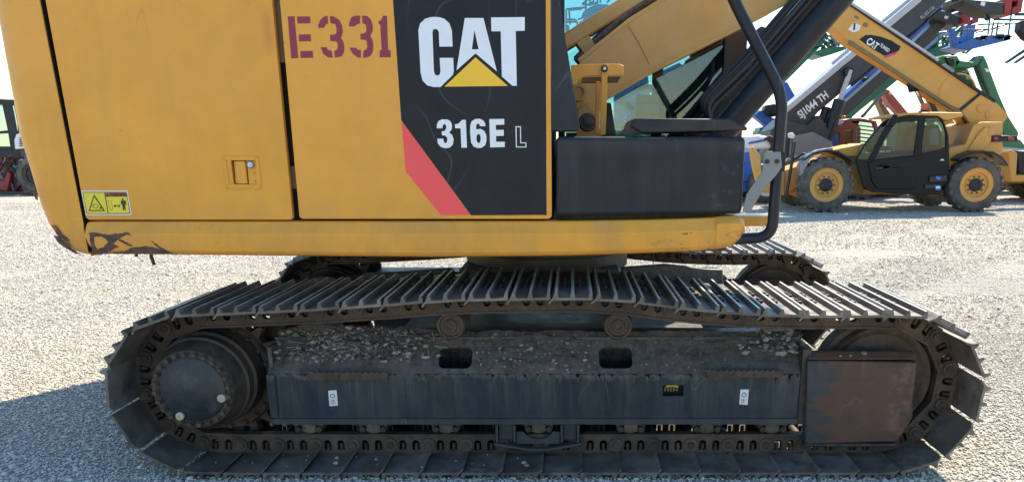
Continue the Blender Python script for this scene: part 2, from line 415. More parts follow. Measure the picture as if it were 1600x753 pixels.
# ------------------------------------------------------------------ ground and gravel
def ground():
    n = NT('gravel_ground')
    geo = n.n('ShaderNodeTexCoord')
    def vor(scale, feat='F1'):
        v = n.n('ShaderNodeTexVoronoi'); v.inputs['Scale'].default_value = scale; v.feature = feat
        n.l(n.tc.outputs['Object'], v.inputs['Vector']); return v
    v1, v2 = vor(55), vor(19)
    big = n.noise(.35, 5, .65); mid = n.noise(2.6, 5, .7); fine = n.noise(11, 5, .75)
    c = n.mix(v1.outputs['Color'], (.35, .325, .265), (.66, .615, .52))
    c = n.mix(n.ramp(big, .40, .66), c, n.mix(.7, c, (.34, .325, .295)))
    rut = n.noise(1.2, 3, .55, n.coords((.12, 1, 1), (0, 0, R(12))), 4)
    c = n.mix(n.math('MULTIPLY', n.ramp(rut, .52, .68), .45), c, (.30, .285, .255))
    c = n.mix(n.math('MULTIPLY', n.ramp(mid, .5, .75), .35), c, (.26, .245, .22))
    h = n.math('ADD', n.math('MULTIPLY', v1.outputs['Distance'], -.5), n.math('MULTIPLY', v2.outputs['Distance'], -.6))
    h = n.math('ADD', h, n.math('MULTIPLY', fine, 2.2)); h = n.math('ADD', h, n.math('MULTIPLY', mid, 2.5))
    n.bump(h, .9, .05)
    M['ground'] = n.out(c, .92, 0, .25)
    b = MB(); k = b.mi('ground')
    xs = sorted(set([-900, -300, -120, -60, -30] + [i * 1.0 for i in range(-20, 31)] + [45, 80, 150, 350, 900]))
    ys = sorted(set([-300, -100, -40, -15, -5] + [i * 1.0 for i in range(0, 41)] + [50, 70, 110, 200, 400, 900, 1500]))
    rnd = random.Random(3)
    def hgt(x, y):
        if -6 < x < 4 and 1.5 < y < 8: return 0
        if 3 < x < 13 and 15 < y < 23: return 0
        return rnd.uniform(-.03, .012) if abs(x) < 32 and -2 < y < 42 else 0
    V = [[b.bm.verts.new((x, y, hgt(x, y))) for x in xs] for y in ys]
    for j in range(len(ys) - 1):
        for i in range(len(xs) - 1): b.face((V[j][i], V[j][i + 1], V[j + 1][i + 1], V[j + 1][i]), k)
    b.build('ground', kind='structure', smooth=80)
ground()
def gravel(name, x0, x1, y0, y1, dens, smin, smax, seed):
    b = MB(); k = b.mi('gravel')
    q = [b.bm.verts.new(p) for p in ((x0, y0, .004), (x1, y0, .004), (x1, y1, .004), (x0, y1, .004))]; b.face(q, k)
    o = b.build(name, kind='stuff', label='loose pale crushed stone covering the yard', smooth=0)
    g = bpy.data.node_groups.new(name, 'GeometryNodeTree')
    g.interface.new_socket('Geometry', in_out='INPUT', socket_type='NodeSocketGeometry')
    g.interface.new_socket('Geometry', in_out='OUTPUT', socket_type='NodeSocketGeometry')
    N = g.nodes.new; L = g.links.new
    gi, go = N('NodeGroupInput'), N('NodeGroupOutput')
    dp = N('GeometryNodeDistributePointsOnFaces'); dp.inputs['Density'].default_value = dens; dp.inputs['Seed'].default_value = seed
    ico = N('GeometryNodeMeshIcoSphere'); ico.inputs['Radius'].default_value = 1.0; ico.inputs['Subdivisions'].default_value = 1
    sp = N('GeometryNodeSetPosition'); rv = N('FunctionNodeRandomValue'); rv.data_type = 'FLOAT_VECTOR'
    rv.inputs[0].default_value = (-.32, -.32, -.32); rv.inputs[1].default_value = (.32, .32, .32)
    sm = N('GeometryNodeSetMaterial'); sm.inputs['Material'].default_value = M['gravel']
    io = N('GeometryNodeInstanceOnPoints')
    rr = N('FunctionNodeRandomValue'); rr.data_type = 'FLOAT_VECTOR'; rr.inputs[1].default_value = (.5, .5, 6.28)
    rs = N('FunctionNodeRandomValue'); rs.data_type = 'FLOAT_VECTOR'
    rs.inputs[0].default_value = (smin, smin, smin * .6); rs.inputs[1].default_value = (smax, smax, smax * .7)
    nz = N('ShaderNodeTexNoise'); nz.inputs['Scale'].default_value = .9; nz.inputs['Detail'].default_value = 3; mr = N('ShaderNodeMapRange')
    for i_, v_ in zip((1, 2, 3, 4), (.38, .62, dens * .45, dens * 1.3)): mr.inputs[i_].default_value = v_
    pos = N('GeometryNodeInputPosition'); vm = N('ShaderNodeVectorMath'); vm.operation = 'MULTIPLY'; vm.inputs[1].default_value = (.4, 1.3, 1)
    L(pos.outputs[0], vm.inputs[0]); L(vm.outputs[0], nz.inputs['Vector']); L(nz.outputs[0], mr.inputs[0]); L(mr.outputs[0], dp.inputs['Density'])
    L(gi.outputs[0], dp.inputs['Mesh']); L(ico.outputs['Mesh'], sp.inputs['Geometry']); L(rv.outputs['Value'], sp.inputs['Offset'])
    L(sp.outputs[0], sm.inputs['Geometry']); L(sm.outputs[0], io.inputs['Instance']); L(dp.outputs['Points'], io.inputs['Points'])
    L(rr.outputs['Value'], io.inputs['Rotation']); L(rs.outputs['Value'], io.inputs['Scale']); L(io.outputs[0], go.inputs[0])
    md = o.modifiers.new('scatter', 'NODES'); md.node_group = g
gravel('gravel', -6.0, 6.5, 1.6, 6.2, 3300, .0035, .0096, 1)
gravel('gravel', -11.0, 13.0, 6.2, 10.5, 1100, .0045, .011, 2)
gravel('gravel', -18.0, 20.0, 10.5, 21.0, 240, .006, .015, 3)

gravel('gravel', -5.2, 4.2, 2.75, 7.0, 95, .009, .019, 4)
gravel('gravel', -9.0, 11.0, 7.0, 16.0, 26, .012, .028, 5)

# ------------------------------------------------------------------ excavator
EX = thing('excavator', 'large yellow tracked excavator with black toolbox and 316E L lettering filling the foreground', 'excavator', (-.12, 4.6, 0))
YC = (3.606, 5.596)                                        # chain centre planes of the two tracks
SPR, IDL, ZC, PR = -1.776, 1.548, .418, .332
def track_path():
    top = [(SPR + .0, ZC + PR), (-1.38, .766), (-.95, .790), (-.58, .818), (-.25, .826), (.03, .827), (.238, .820), (.55, .778), (.9, .752), (1.2, .746), (IDL, ZC + PR)]
    P = [Vector((x, 0, z)) for x, z in top]; P = smooth_path(P, 12)
    for i in range(1, 40): a = math.pi / 2 - math.pi * i / 40; P.append(Vector((IDL + PR * math.cos(a), 0, ZC + PR * math.sin(a))))
    P.append(Vector((IDL, 0, ZC - PR))); P.append(Vector((SPR, 0, ZC - PR)))
    for i in range(1, 40): a = -math.pi / 2 - math.pi * i / 40; P.append(Vector((SPR + PR * math.cos(a), 0, ZC + PR * math.sin(a))))
    P.append(P[0].copy()); return P
PATH = track_path()
CUM = [0]
for a, b in zip(PATH, PATH[1:]): CUM.append(CUM[-1] + (b - a).length)
def on_path(s):
    s %= CUM[-1]
    lo, hi = 0, len(CUM) - 1
    while hi - lo > 1:
        mid = (lo + hi) // 2
        if CUM[mid] <= s: lo = mid
        else: hi = mid
    return PATH[lo].lerp(PATH[hi], (s - CUM[lo]) / max(1e-9, CUM[hi] - CUM[lo]))
NSH = 46; PITCH = CUM[-1] / NSH; PHASE = -.013
print('pitch', PITCH)
SW = .36
def shoe_mesh():
    b = MB()
    pr = [(-.112, -.014), (-.106, -.019), (-.090, -.002), (.084, 0), (.090, .004), (.0885, .034), (.0825, .036), (.0765, .034), (.070, .012), (.012, .0105), (.0055, .034), (0, .036), (-.0055, .034), (-.012, .0105),
          (-.063, .0105), (-.070, .034), (-.0755, .036), (-.081, .034), (-.090, .011), (-.104, -.004)]
    b.prism(pr, -SW, SW, 'steel')
    for f in b.bm.faces:                                   # worn bright grouser tips
        if len(f.verts) == 4 and sum(v.co.z for v in f.verts) / 4 > .0345: f.material_index = b.mi('tip')
    return b.mesh('track_shoe', 50)
def bolt_verts(b, T):
    for x in (-.036, .036):
        for y in (-.11, -.055, .055, .11):
            b.prism([(x + .0125 * math.cos(i * math.pi / 3), y + .0125 * math.sin(i * math.pi / 3)) for i in range(6)], .008, .024, 'rust_dark', lambda p, q, r: tuple(T @ Vector((p, q, r))))
def arc(cx, cz, r, a0, a1, n): return [(cx + r * math.cos(R(a0 + (a1 - a0) * i / n)), cz + r * math.sin(R(a0 + (a1 - a0) * i / n))) for i in range(n + 1)]
def link_mesh():
    b = MB()
    outer = [(-.088, .048)] + arc(-.095, -.002, .044, 100, 235, 6) + [(-.10, -.052), (.072, -.052), (.082, -.040)] + arc(.095, -.002, .038, -60, 75, 5)[1:-1] + [(.098, .048)]
    def win(cx): return [(cx - .019, .030), (cx - .019, -.006)] + arc(cx, -.006, .019, 180, 360, 6)[1:-1] + [(cx + .019, -.006), (cx + .019, .030)]
    for s in (-1, 1):
        y = s * .118
        b.prism([outer, win(-.032), win(.035)], y - .016, y + .016, 'rust')
        b.prism(arc(-.095, 0, .036, 0, 345, 15), y + s * .014, y + s * .025, 'rust')
        b.prism(arc(-.095, 0, .018, 0, 330, 11), y + s * .02, y + s * .031, 'rust_dark')
        b.box(-.12, .08, y - .022, y + .022, -.058, -.047, 'rust')
        for cx in (-.032, .035): b.prism(arc(cx, .0, .010, 0, 300, 5), -.004, .046, 'rust_dark', lambda p, q, r, y=y: (p, y + q, r))
    b.lathe(-.095, 0, [(-.105, .026), (.105, .026)], 'rust_dark', 12)
    return b.mesh('track_link', 40)
SHOE, LINK = shoe_mesh(), link_mesh()
def side_assembly(yc, near):
    # rails of the running gear stay simple on the far side, where only glimpses show
    chain = bpy.data.objects.new('crawler_track', None); link(chain, EX); LOC[chain.name] = Vector((0, 0, 0)); chain.empty_display_size = .1
    if near: chain['label'] = 'near crawler track with triple-bar steel shoes'
    bolts = MB()
    for i in range(NSH):
        a, c = on_path(PHASE + i * PITCH), on_path(PHASE + (i + 1) * PITCH)
        d = (c - a).normalized(); n = Vector((-d.z, 0, d.x)); m = (a + c) / 2
        Rm = Matrix(((d.x, 0, n.x, 0), (0, 1, 0, 0), (d.z, 0, n.z, 0), (0, 0, 0, 1)))
        base = Matrix.Translation(Vector((m.x, yc, m.z)))
        tilt = Matrix.Rotation(R(random.uniform(-.6, .6)), 4, 'Y')
        inst('track_shoe', SHOE, chain, base @ Rm @ Matrix.Translation((0, 0, .050)) @ tilt)
        bolt_verts(bolts, base @ Rm @ Matrix.Translation((0, 0, .050)))
        inst('track_link', LINK, chain, base @ Rm)
    bolts.build('shoe_bolts', chain, smooth=0, kind='stuff')
    yn = yc - 3.606
    Y = lambda y: y + yn
    # idler
    b = MB(); b.lathe(IDL, ZC, [(Y(3.50), 0), (Y(3.50), .075), (Y(3.535), .09), (Y(3.545), .225), (Y(3.525), .25), (Y(3.522), .262), (Y(3.53), .268), (Y(3.555), .272), (Y(3.56), .296), (Y(3.652), .296), (Y(3.657), .272), (Y(3.69), .26), (Y(3.69), 0)], 'rust', 56)
    b.build('idler_wheel', EX)
    # sprocket
    b = MB(); T = 23; pts = []
    for i in range(T):
        for da, r in ((-.32, .288), (-.16, .316), (-.07, .342), (.07, .342), (.16, .316), (.32, .288)):
            a = 2 * math.pi * (i + da) / T; pts.append((SPR + r * math.cos(a), ZC + r * math.sin(a)))
    b.prism([pts], Y(3.575), Y(3.637), 'rust')
    b.lathe(SPR, ZC, [(Y(3.57), .0), (Y(3.555), .20), (Y(3.555), .275), (Y(3.572), .285), (Y(3.574), .0)], 'rust', 48)
    sp = b.build('sprocket', EX)
    b = MB(); z0 = .439
    b.lathe(SPR, z0, [(Y(3.56), .244), (Y(3.52), .246), (Y(3.505), .236), (Y(3.47), .236), (Y(3.462), .242), (Y(3.448), .242), (Y(3.44), .228), (Y(3.40), .226), (Y(3.395), .231), (Y(3.385), .231), (Y(3.378), .219), (Y(3.345), .214), (Y(3.325), .200), (Y(3.312), .198), (Y(3.302), .194), (Y(3.295), .190), (Y(3.295), 0)], 'rust_dark', 56)
    fd = b.build('final_drive', EX)
    b = MB(); b.lathe(SPR, z0, [(Y(3.30), .156), (Y(3.290), .156), (Y(3.286), .148), (Y(3.286), .10), (Y(3.2835), .096), (Y(3.2835), 0)], 'cover_paint', 48)
    b.build('drive_cover', fd)
    if near:
        bb = MB(); bb.prism(arc(0, 0, .0115, 0, 300, 5), -.018, 0, 'rust'); bb.prism(arc(0, 0, .017, 0, 330, 11), -.004, .004, 'rust_dark'); bm_ = bb.mesh('hex_bolt', 0)
        for i in range(24):
            a = 2 * math.pi * i / 24 + .08; inst('hex_bolt', bm_, fd, Matrix.Translation((SPR + .174 * math.cos(a), 3.294, z0 + .174 * math.sin(a))))
        for i in range(22):
            a = 2 * math.pi * i / 22; inst('hex_bolt', bm_, sp, Matrix.Translation((SPR + .262 * math.cos(a), 3.553, ZC + .262 * math.sin(a))))
        for px, py in ((281, 650), (346, 622)):
            q = at(px, py, 3.28); b = MB(); b.lathe(q.x, q.z, [(3.30, .02), (3.276, .019), (3.274, .016), (3.274, .009), (3.279, .008), (3.279, 0)], 'beige', 18); b.build('drain_plug', fd)
    # track frame
    b = MB(); X0, X1 = -1.478, 1.16
    hole = [[(.585, .285), (.685, .285), (.685, .345), (.585, .345)]]
    hx = [(xz(1036, 602, 3.44)), (xz(1068, 619, 3.44))]
    hole = [(hx[0][0], hx[1][1]), (hx[1][0], hx[1][1]), (hx[1][0], hx[0][1]), (hx[0][0], hx[0][1])]
    b.prism([[(X0, .212), (X1, .212), (X1, .470), (X0, .470)], hole], Y(3.44), Y(3.462), 'frame_paint')
    A, B = Vector((0, Y(3.442), .470)), Vector((0, Y(3.575), .618)); dv = (B - A); Ls = dv.length; dv.normalize(); nv = Vector((0, -dv.z, dv.y))
    mp = lambda x, s_, t: tuple(Vector((x, 0, 0)) + A + dv * s_ - nv * t)
    holes = []
    for cx in (-.565, .228):
        w_, h0, h1, r_ = .082, .03, .148, .03
        holes.append(arc(cx + w_ - r_, h1 - r_, r_, 0, 90, 4) + arc(cx - w_ + r_, h1 - r_, r_, 90, 180, 4) + arc(cx - w_ + r_, h0 + r_, r_, 180, 270, 4) + arc(cx + w_ - r_, h0 + r_, r_, 270, 360, 4))
    b.prism([[(X0, 0), (X1, 0), (X1, Ls), (X0, Ls)]] + holes, 0, .02, 'frame_paint', mp)
    b.box(X0, X1, Y(3.57), Y(3.77), .60, .622, 'frame_paint'); b.box(X0 + .01, X1 - .01, Y(3.75), Y(3.77), .21, .60, 'frame_paint')
    b.box(X0 + .01, X1 - .01, Y(3.50), Y(3.74), .2, .225, 'dark'); b.box(X0, X0 + .02, Y(3.464), Y(3.748), .226, .598, 'frame_paint')
    b.box(X0 - .002, X1 - .03, Y(3.424), Y(3.4395), .212, .243, 'frame_paint')
    b.box(X0 - .004, X0 + .035, Y(3.428), Y(3.4392), .246, .468, 'frame_paint')
    fr = b.build('track_frame', EX, .004)
    # idler guard
    b = MB(); g0 = pp([(1262, 563), (1434, 566), (1427, 628), (1427, 652), (1404, 690), (1258, 694)], 3.405)
    top = [(g0[0][0] - .005, g0[0][1]), (g0[1][0], g0[1][1])]
    b.prism(g0, Y(3.405), Y(3.47), 'guard')
    b.prism([(3.409 + yn, g0[0][1] + .0015), (3.468 + yn, g0[0][1] + .0015), (3.468 + yn, g0[0][1] + .036), (3.45 + yn, g0[0][1] + .036)], g0[0][0] + .004, g0[1][0] - .004, 'guard', lambda y_, z_, x_: (x_, y_, z_))
    b.box(g0[5][0], g0[4][0], Y(3.415), Y(3.47), g0[4][1] - .034, g0[4][1] - .013, 'rust_dark')
    b.build('idler_guard', EX, .011, 3)
    b = MB(); b.prism([(-1.64, .20), (-1.47, .20), (-1.47, .66), (-1.52, .70), (-1.64, .66)], Y(3.70), Y(3.73), 'rust_dark'); b.build('sprocket_bracket', fr, .006)
    b = MB(); b.box(1.13, 1.175, Y(3.43), Y(3.75), .21, .60, 'rust_dark'); b.build('frame_end_plate', fr, .004)
    # rollers
    for px in (485, 585, 698, 842, 985, 1103, 1205):
        X = at(px, 668, 3.49).x
        b = MB(); b.lathe(X, .219, [(Y(3.458), 0), (Y(3.458), .024), (Y(3.464), .028), (Y(3.464), .034), (Y(3.470), .038), (Y(3.470), .062), (Y(3.478), .074), (Y(3.505), .077), (Y(3.512), .082), (Y(3.53), .088), (Y(3.54), .078), (Y(3.67), .078), (Y(3.69), .088), (Y(3.72), .06), (Y(3.72), 0)], 'roller', 28)
        if near:
            b.box(X - .075, X + .075, 3.468, 3.51, .19, .211, 'rust')
            for dx in (-.052, .052): b.prism(arc(X + dx, .172, .016, 0, 300, 5), 3.458, 3.50, 'rust_dark'); b.box(X + dx - .018, X + dx + .018, 3.47, 3.50, .17, .2, 'rust')
        b.build('track_roller', EX)
    for px in (704, 966):
        q = at(px, 509, 3.475); X, Z = q.x, q.z
        b = MB(); b.lathe(X, Z, [(Y(3.478), 0), (Y(3.478), .018), (Y(3.472), .020), (Y(3.472), .030), (Y(3.480), .034), (Y(3.480), .052), (Y(3.470), .055), (Y(3.470), .064), (Y(3.482), .071), (Y(3.55), .073), (Y(3.555), .062), (Y(3.66), .062), (Y(3.70), .05), (Y(3.70), 0)], 'rust', 30)
        b.build('carrier_roller', EX)
        b = MB(); b.box(X - .05, X + .06, Y(3.66), Y(3.76), .60, Z, 'frame_paint'); b.build('roller_bracket', EX, .004)
    if not near: return fr
    # roller guide in the middle
    b = MB(); gx = [at(p, 670, 3.455).x for p in (775, 806, 876, 905)]
    b.box(gx[0], gx[0] + .012, 3.425, 3.56, .115, .208, 'frame_paint'); b.box(gx[1] - .012, gx[1], 3.425, 3.56, .115, .208, 'frame_paint'); b.box(gx[0] + .014, gx[1] - .014, 3.455, 3.47, .12, .208, 'frame_paint')
    b.box(gx[2], gx[2] + .012, 3.425, 3.56, .115, .208, 'frame_paint'); b.box(gx[3] - .012, gx[3], 3.425, 3.56, .115, .208, 'frame_paint'); b.box(gx[2] + .014, gx[3] - .014, 3.455, 3.47, .12, .208, 'frame_paint')
    cx = (gx[1] + gx[2]) / 2; hw = (gx[2] - gx[1]) / 2 - .002
    b.prism([(cx - hw, .10), (cx + hw, .10), (cx + hw, .165)] + arc(cx, .212, .088, -32, -148, 10) + [(cx - hw, .165)], 3.445, 3.46, 'frame_paint')
    b.prism([(gx[0] - .01, .113), (gx[0] - .01, .100), (cx - .05, .068), (cx + .05, .068), (gx[3] + .01, .100), (gx[3] + .01, .113), (cx + .05, .082), (cx - .05, .082)], 3.425, 3.56, 'frame_paint')
    b.build('roller_guide', EX, .003)
    # grease window, stickers, steps
    b = MB(); b.box(hole[0][0] - .01, hole[1][0] + .01, 3.50, 3.51, hole[0][1] - .01, hole[2][1] + .01, 'dark')
    for i in range(5): b.box(hole[0][0] + .012 + i * .015, hole[0][0] + .022 + i * .015, 3.485, 3.50, hole[0][1] + .012, hole[0][1] + .035 + .006 * (i % 2), 'tan')
    b.tube([(hole[0][0] + .02, 3.48, hole[0][1] + .04), (hole[0][0] + .05, 3.478, hole[0][1] + .045), (hole[0][0] + .08, 3.482, hole[0][1] + .038)], .006, 'label_yellow', 6)
    b.build('grease_fitting', fr)
    for q in ([(513, 610), (526, 609), (528, 633), (515, 634)], [(1157, 608), (1170, 608), (1168, 632), (1155, 631)]):
        b = MB(); P = pp(q, 3.44); b.prism(P, 3.4385, 3.4405, 'white_paint')
        cx = sum(p[0] for p in P) / 4; cz = sum(p[1] for p in P) / 4
        b.prism([arc(cx - .001, cz + .012, .012, 0, 340, 14), arc(cx - .001, cz + .012, .008, 0, 340, 14)], 3.4378, 3.439, 'tan')
        for i in range(5): b.box(cx - .012, cx + random.uniform(.0, .012), 3.4378, 3.439, cz - .01 - i * .005, cz - .008 - i * .005, 'tan')
        b.build('sticker', fr, smooth=0)
    for (a, c, yy) in ((486, 606, 586), (1106, 1224, 583)):
        p, q = at(a, yy, 3.40), at(c, yy, 3.40); b = MB(); n_ = 13
        pts = [(p.x, p.z - .022), (q.x - .012, q.z - .022), (q.x, q.z - .01), (q.x, q.z + .014)]
        for i in range(n_ * 2): pts.append((q.x - (q.x - p.x) * (i + .5) / (n_ * 2), p.z + (.020 if i % 2 else .010)))
        pts.append((p.x - .015, p.z + .02))
        b.prism(pts, 3.398, 3.406, 'rust'); b.box(p.x, q.x - .01, 3.408, 3.437, p.z - .016, p.z - .006, 'rust_dark')
        b.box(p.x - .004, q.x, 3.43, 3.4395, p.z - .028, p.z - .023, 'rust')
        for dx in (.35, .62): b.prism(arc(p.x + (q.x - p.x) * dx, p.z - .007, .009, 0, 300, 5), 3.392, 3.400, 'rust_dark')
        b.build('step', fr, .0015)
    return fr
FRAME = side_assembly(YC[0], True); side_assembly(YC[1], False)

def dirt():
    rnd = random.Random(5); b = MB(); k = b.mi('dirt')
    from mathutils import noise
    def lump(x0, x1, s0, s1, hmax, nx, ny, seed):
        V = []
        for i in range(nx + 1):
            row = []
            for j in range(ny + 1):
                x = x0 + (x1 - x0) * i / nx; t = j / ny; s_ = s0 + (s1 - s0) * t
                y = 3.442 + (3.60 - 3.442) * s_; z = .470 + (.628 - .470) * s_
                e = min(1, 6 * min(i / nx, 1 - i / nx)) * min(1, 4 * t + .0)
                hh = .006 * (.55 + noise.noise((x * 40, s_ * 30, seed))) * min(1, 5 * t + .15) + hmax * max(0.0, (.35 + noise.noise((x * 6 + seed, s_ * 4, 0)) * .6 + noise.noise((x * 22, s_ * 13, seed)) * .4 + noise.noise((x * 60, s_ * 40, seed)) * .2)) * e
                sp_ = .028 * abs(noise.noise((x * 14, seed, 3))) + .012 * abs(noise.noise((x * 50, seed, 7)))
                row.append(b.bm.verts.new((x, 3.437 - .004 * e, .468 - sp_) if j == 0 and s0 < .05 else (x, y - hh * .55, z + hh * .8 + .001)))
            V.append(row)
        for i in range(nx):
            for j in range(ny): b.face((V[i][j], V[i + 1][j], V[i + 1][j + 1], V[i][j + 1]), k)
    lump(-1.47, -.66, .0, 1.1, .055, 110, 24, 3); lump(-.474, .138, .0, 1.05, .026, 90, 22, 8); lump(.318, 1.15, .0, 1.05, .020, 100, 22, 5); lump(-.655, -.478, .78, 1.05, .01, 20, 8, 4); lump(.14, .316, .78, 1.05, .01, 20, 8, 6)
    for i in range(260):
        x = rnd.uniform(-1.46, 1.12); L_ = .004 + .05 * rnd.random() ** 3; w_ = rnd.uniform(.003, .011)
        if -.0 < x < 0: continue
        b.prism([(x - w_, .469), (x + w_, .469), (x + w_ * .5 + rnd.uniform(-.004, .004), .469 - L_ * .6), (x + rnd.uniform(-.004, .004), .469 - L_)], 3.4372, 3.441, 'dirt')
    o = b.build('packed_dirt', FRAME, smooth=70, kind='stuff')
    b = MB()
    def put(x, s_, r, lift=.02):
        b.rock((x, 3.442 + .158 * s_ - lift * .6, .470 + .158 * s_ + lift), r, 'stone')
    for i in range(640):
        x = rnd.triangular(-1.47, -.64, -1.15); put(x, rnd.uniform(.18, 1.05), .0035 + .013 * rnd.random() ** 3, rnd.uniform(.012, .042))
    for i in range(330):
        x = rnd.uniform(-.46, .14); put(x, rnd.uniform(.0, .95), .0025 + .010 * rnd.random() ** 4, rnd.uniform(.004, .018))
    for i in range(120):
        x = rnd.uniform(.33, .8); put(x, rnd.uniform(.05, 1), .002 + .006 * rnd.random() ** 3, rnd.uniform(.002, .012))
    for i in range(120):
        x = rnd.triangular(.82, 1.16, 1.08); put(x, rnd.uniform(.45, 1.15), .005 + .013 * rnd.random() ** 2, rnd.uniform(.005, .035))
    for i in range(46):
        x = rnd.uniform(1.17, 1.5); b.rock((x, rnd.uniform(3.42, 3.47), .560 + rnd.uniform(-.004, .008)), .003 + .007 * rnd.random() ** 2)
    b.rock((1.43, 3.44, .575), .016); b.rock((1.36, 3.43, .567), .012)
    b.build('loose_stones', FRAME, smooth=0, kind='stuff')
    b = MB()
    for i in range(110):
        x = rnd.uniform(-1.42, -.62); s_ = rnd.uniform(.3, 1.05); p = Vector((x, 3.425 + .158 * s_, .50 + .158 * s_)); a = rnd.uniform(0, 6.28); L_ = rnd.uniform(.02, .085)
        q = p + Vector((math.cos(a) * L_, -rnd.uniform(0, .02), math.sin(a) * L_ * .5)); mid = (p + q) / 2 + Vector((0, -.005, rnd.uniform(.0, .012)))
        b.tube([p, mid, q], .0011, 'beige' if i % 3 == 0 else 'tan', 4, False)
    b.build('straw', FRAME, smooth=0, kind='stuff')
    b = MB()                                                # stones lying on the lower shoes
    for i in range(26): b.rock((rnd.uniform(-1.9, -.2), rnd.uniform(3.27, 3.45), .052 if True else 0), .004 + .009 * rnd.random() ** 2)
    b.build('loose_stones', FRAME, smooth=0, kind='stuff')
dirt()

# car body between the tracks
b = MB()
def P3(pts, Y): return pp(pts, Y)
b.prism(pp([(560, 470), (566, 428), (640, 424), (705, 419), (715, 432), (716, 470)], 4.15), 4.15, 4.19, 'frame_paint'); b.prism(pp([(969, 470), (970, 418), (1040, 413), (1070, 416), (1100, 420), (1130, 421), (1131, 470)], 4.15), 4.15, 4.19, 'frame_paint')
b.prism(pp([(717, 470), (717, 420), (968, 420), (968, 470)], 4.15), 4.151, 5.1, 'frame_paint')
b.box(-1.0, .8, 4.20, 5.05, .40, .50, 'frame_paint'); b.box(-.62, .28, 3.78, 4.148, .34, .56, 'frame_paint'); b.box(-.62, .28, 5.11, 5.42, .34, .56, 'frame_paint')
b.build('car_body', EX, .01)
b = MB(); b.lathe(-.14, .0, [(.84, .50), (.93, .50), (.94, .53), (1.0, .53), (1.005, .47), (1.07, .47)], 'rust_dark', 60)
me = b.mesh('swing_bearing'); me.transform(Matrix(((1, 0, 0, 0), (0, 0, 1, 4.6), (0, 1, 0, 0), (0, 0, 0, 1)))); inst('swing_bearing', me, EX)
b = MB(); b.box(-2.1, .74, 3.46, 5.78, 1.068, 1.12, 'frame_paint'); b.box(-.62, .42, 4.12, 4.2, .99, 1.067, 'frame_paint'); b.build('upper_frame', EX, .006)

# ---- upper structure: panels
YP = 3.36
b = MB(); b.box(-2.18, -.10, 3.42, 5.80, 1.125, 2.32, 'dark')
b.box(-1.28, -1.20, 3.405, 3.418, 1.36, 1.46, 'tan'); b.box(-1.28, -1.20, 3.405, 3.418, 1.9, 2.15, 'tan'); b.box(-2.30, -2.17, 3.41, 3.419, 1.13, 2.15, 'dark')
b.build('engine_housing', EX)
# counterweight
def counterweight():
    b = MB(); k = b.mi('yellow_worn')
    plan = []; xc, yc, r = -2.36, YP + .12, .12
    half = [(-2.225, YP)] + [(xc - r * math.sin(R(a)), yc - r * math.cos(R(a))) for a in (0, 15, 30, 45, 60, 73)]
    rear = [(-2.53, 3.75), (-2.59, 4.1), (-2.62, 4.6)]
    pl = half + rear; pl = pl + [(x, 9.2 - y) for x, y in reversed(pl[:-1])]
    lv = [(2.34, .03), (2.31, .0), (1.60, .0), (1.437, .02), (1.28, .038), (1.20, .058), (1.149, .082), (1.10, .118), (1.075, .155), (1.063, .195), (1.057, .24)]
    rings = []
    for z, d in lv:
        ring = []
        lean = -.008 if z > 1.3 else 0
        for x, y in pl:
            xx = min(-2.195 - (z - 1.22) * .018 - .0, x + d * (1 if x < -2.25 else 0))
            if x > -2.23: xx = -2.209 - (z - 1.22) * .03
            if z < 1.1: xx = max(xx, x); xx = -2.206 if x > -2.23 else min(-2.209, x + d)
            yy = y + (4.6 - y) / 1.24 * d * .10
            ring.append(b.bm.verts.new((xx, yy, z)))
        rings.append(ring)
    n = len(pl)
    for a, c in zip(rings, rings[1:]):
        for j in range(n): b.face((a[j], a[(j + 1) % n], c[(j + 1) % n], c[j]), k)
    b.face(rings[0], k); b.face(rings[-1][::-1], k)
    b.build('counterweight', EX, .006, smooth=38)
counterweight()
def jag(pts, amp, seed):
    rnd = random.Random(seed); out = []
    for a, b in zip(pts, pts[1:] + pts[:1]):
        L = math.dist(a, b); n_ = max(1, int(L / 9)); out.append(a)
        for i in range(1, n_): t = i / n_; out.append((a[0] + (b[0] - a[0]) * t + rnd.uniform(-amp, amp), a[1] + (b[1] - a[1]) * t + rnd.uniform(-amp, amp)))
    return out
def scrape(polys, Y, yf, name='paint_scrape'):
    b = MB()
    for i, lp in enumerate(polys):
        L = [pp(S(jag(q, 3.2, i * 7 + k), 0, 234, 3.708), Y) for k, q in enumerate(lp)]
        b.prism(L, -.0008, .002, 'scrape', lambda x, z, t: (x, yf(z) + t, z))
        cx = sum(p[0] for p in lp[0]) / len(lp[0]); cy = sum(p[1] for p in lp[0]) / len(lp[0])
        G = jag([(cx + (p[0] - cx) * 1.05 + (3 if p[0] > cx else -3), cy + (p[1] - cy) * 1.05 + (2 if p[1] > cy else -2)) for p in lp[0]], 3.5, i + 50)
        if len(lp) == 1: b.prism([pp(S([(x, min(y, 605)) for x, y in G], 0, 234, 3.708), Y)], -.0003, .002, 'rim', lambda x, z, t: (x, yf(z) + t, z))
    b.build(name, EX, smooth=0)
b = MB(); b.prism([(-2.2085, 1.075), (-2.2035, 1.075), (-2.2335, 2.16), (-2.2385, 2.16)], YP + .006, YP + .06, 'dark'); b.build('gap_shade_strip', EX)  # near-black strip added on the counterweight's flank to paint the gap's shade
M['rim'] = rusty('rusty_paint_edge', (.20, .085, .03), (.36, .18, .06), .6, 40, 0, .1)
M['scrape'] = rusty('scraped_bare_metal', (.034, .019, .019), (.16, .08, .06), .6, 34, 0, .1)
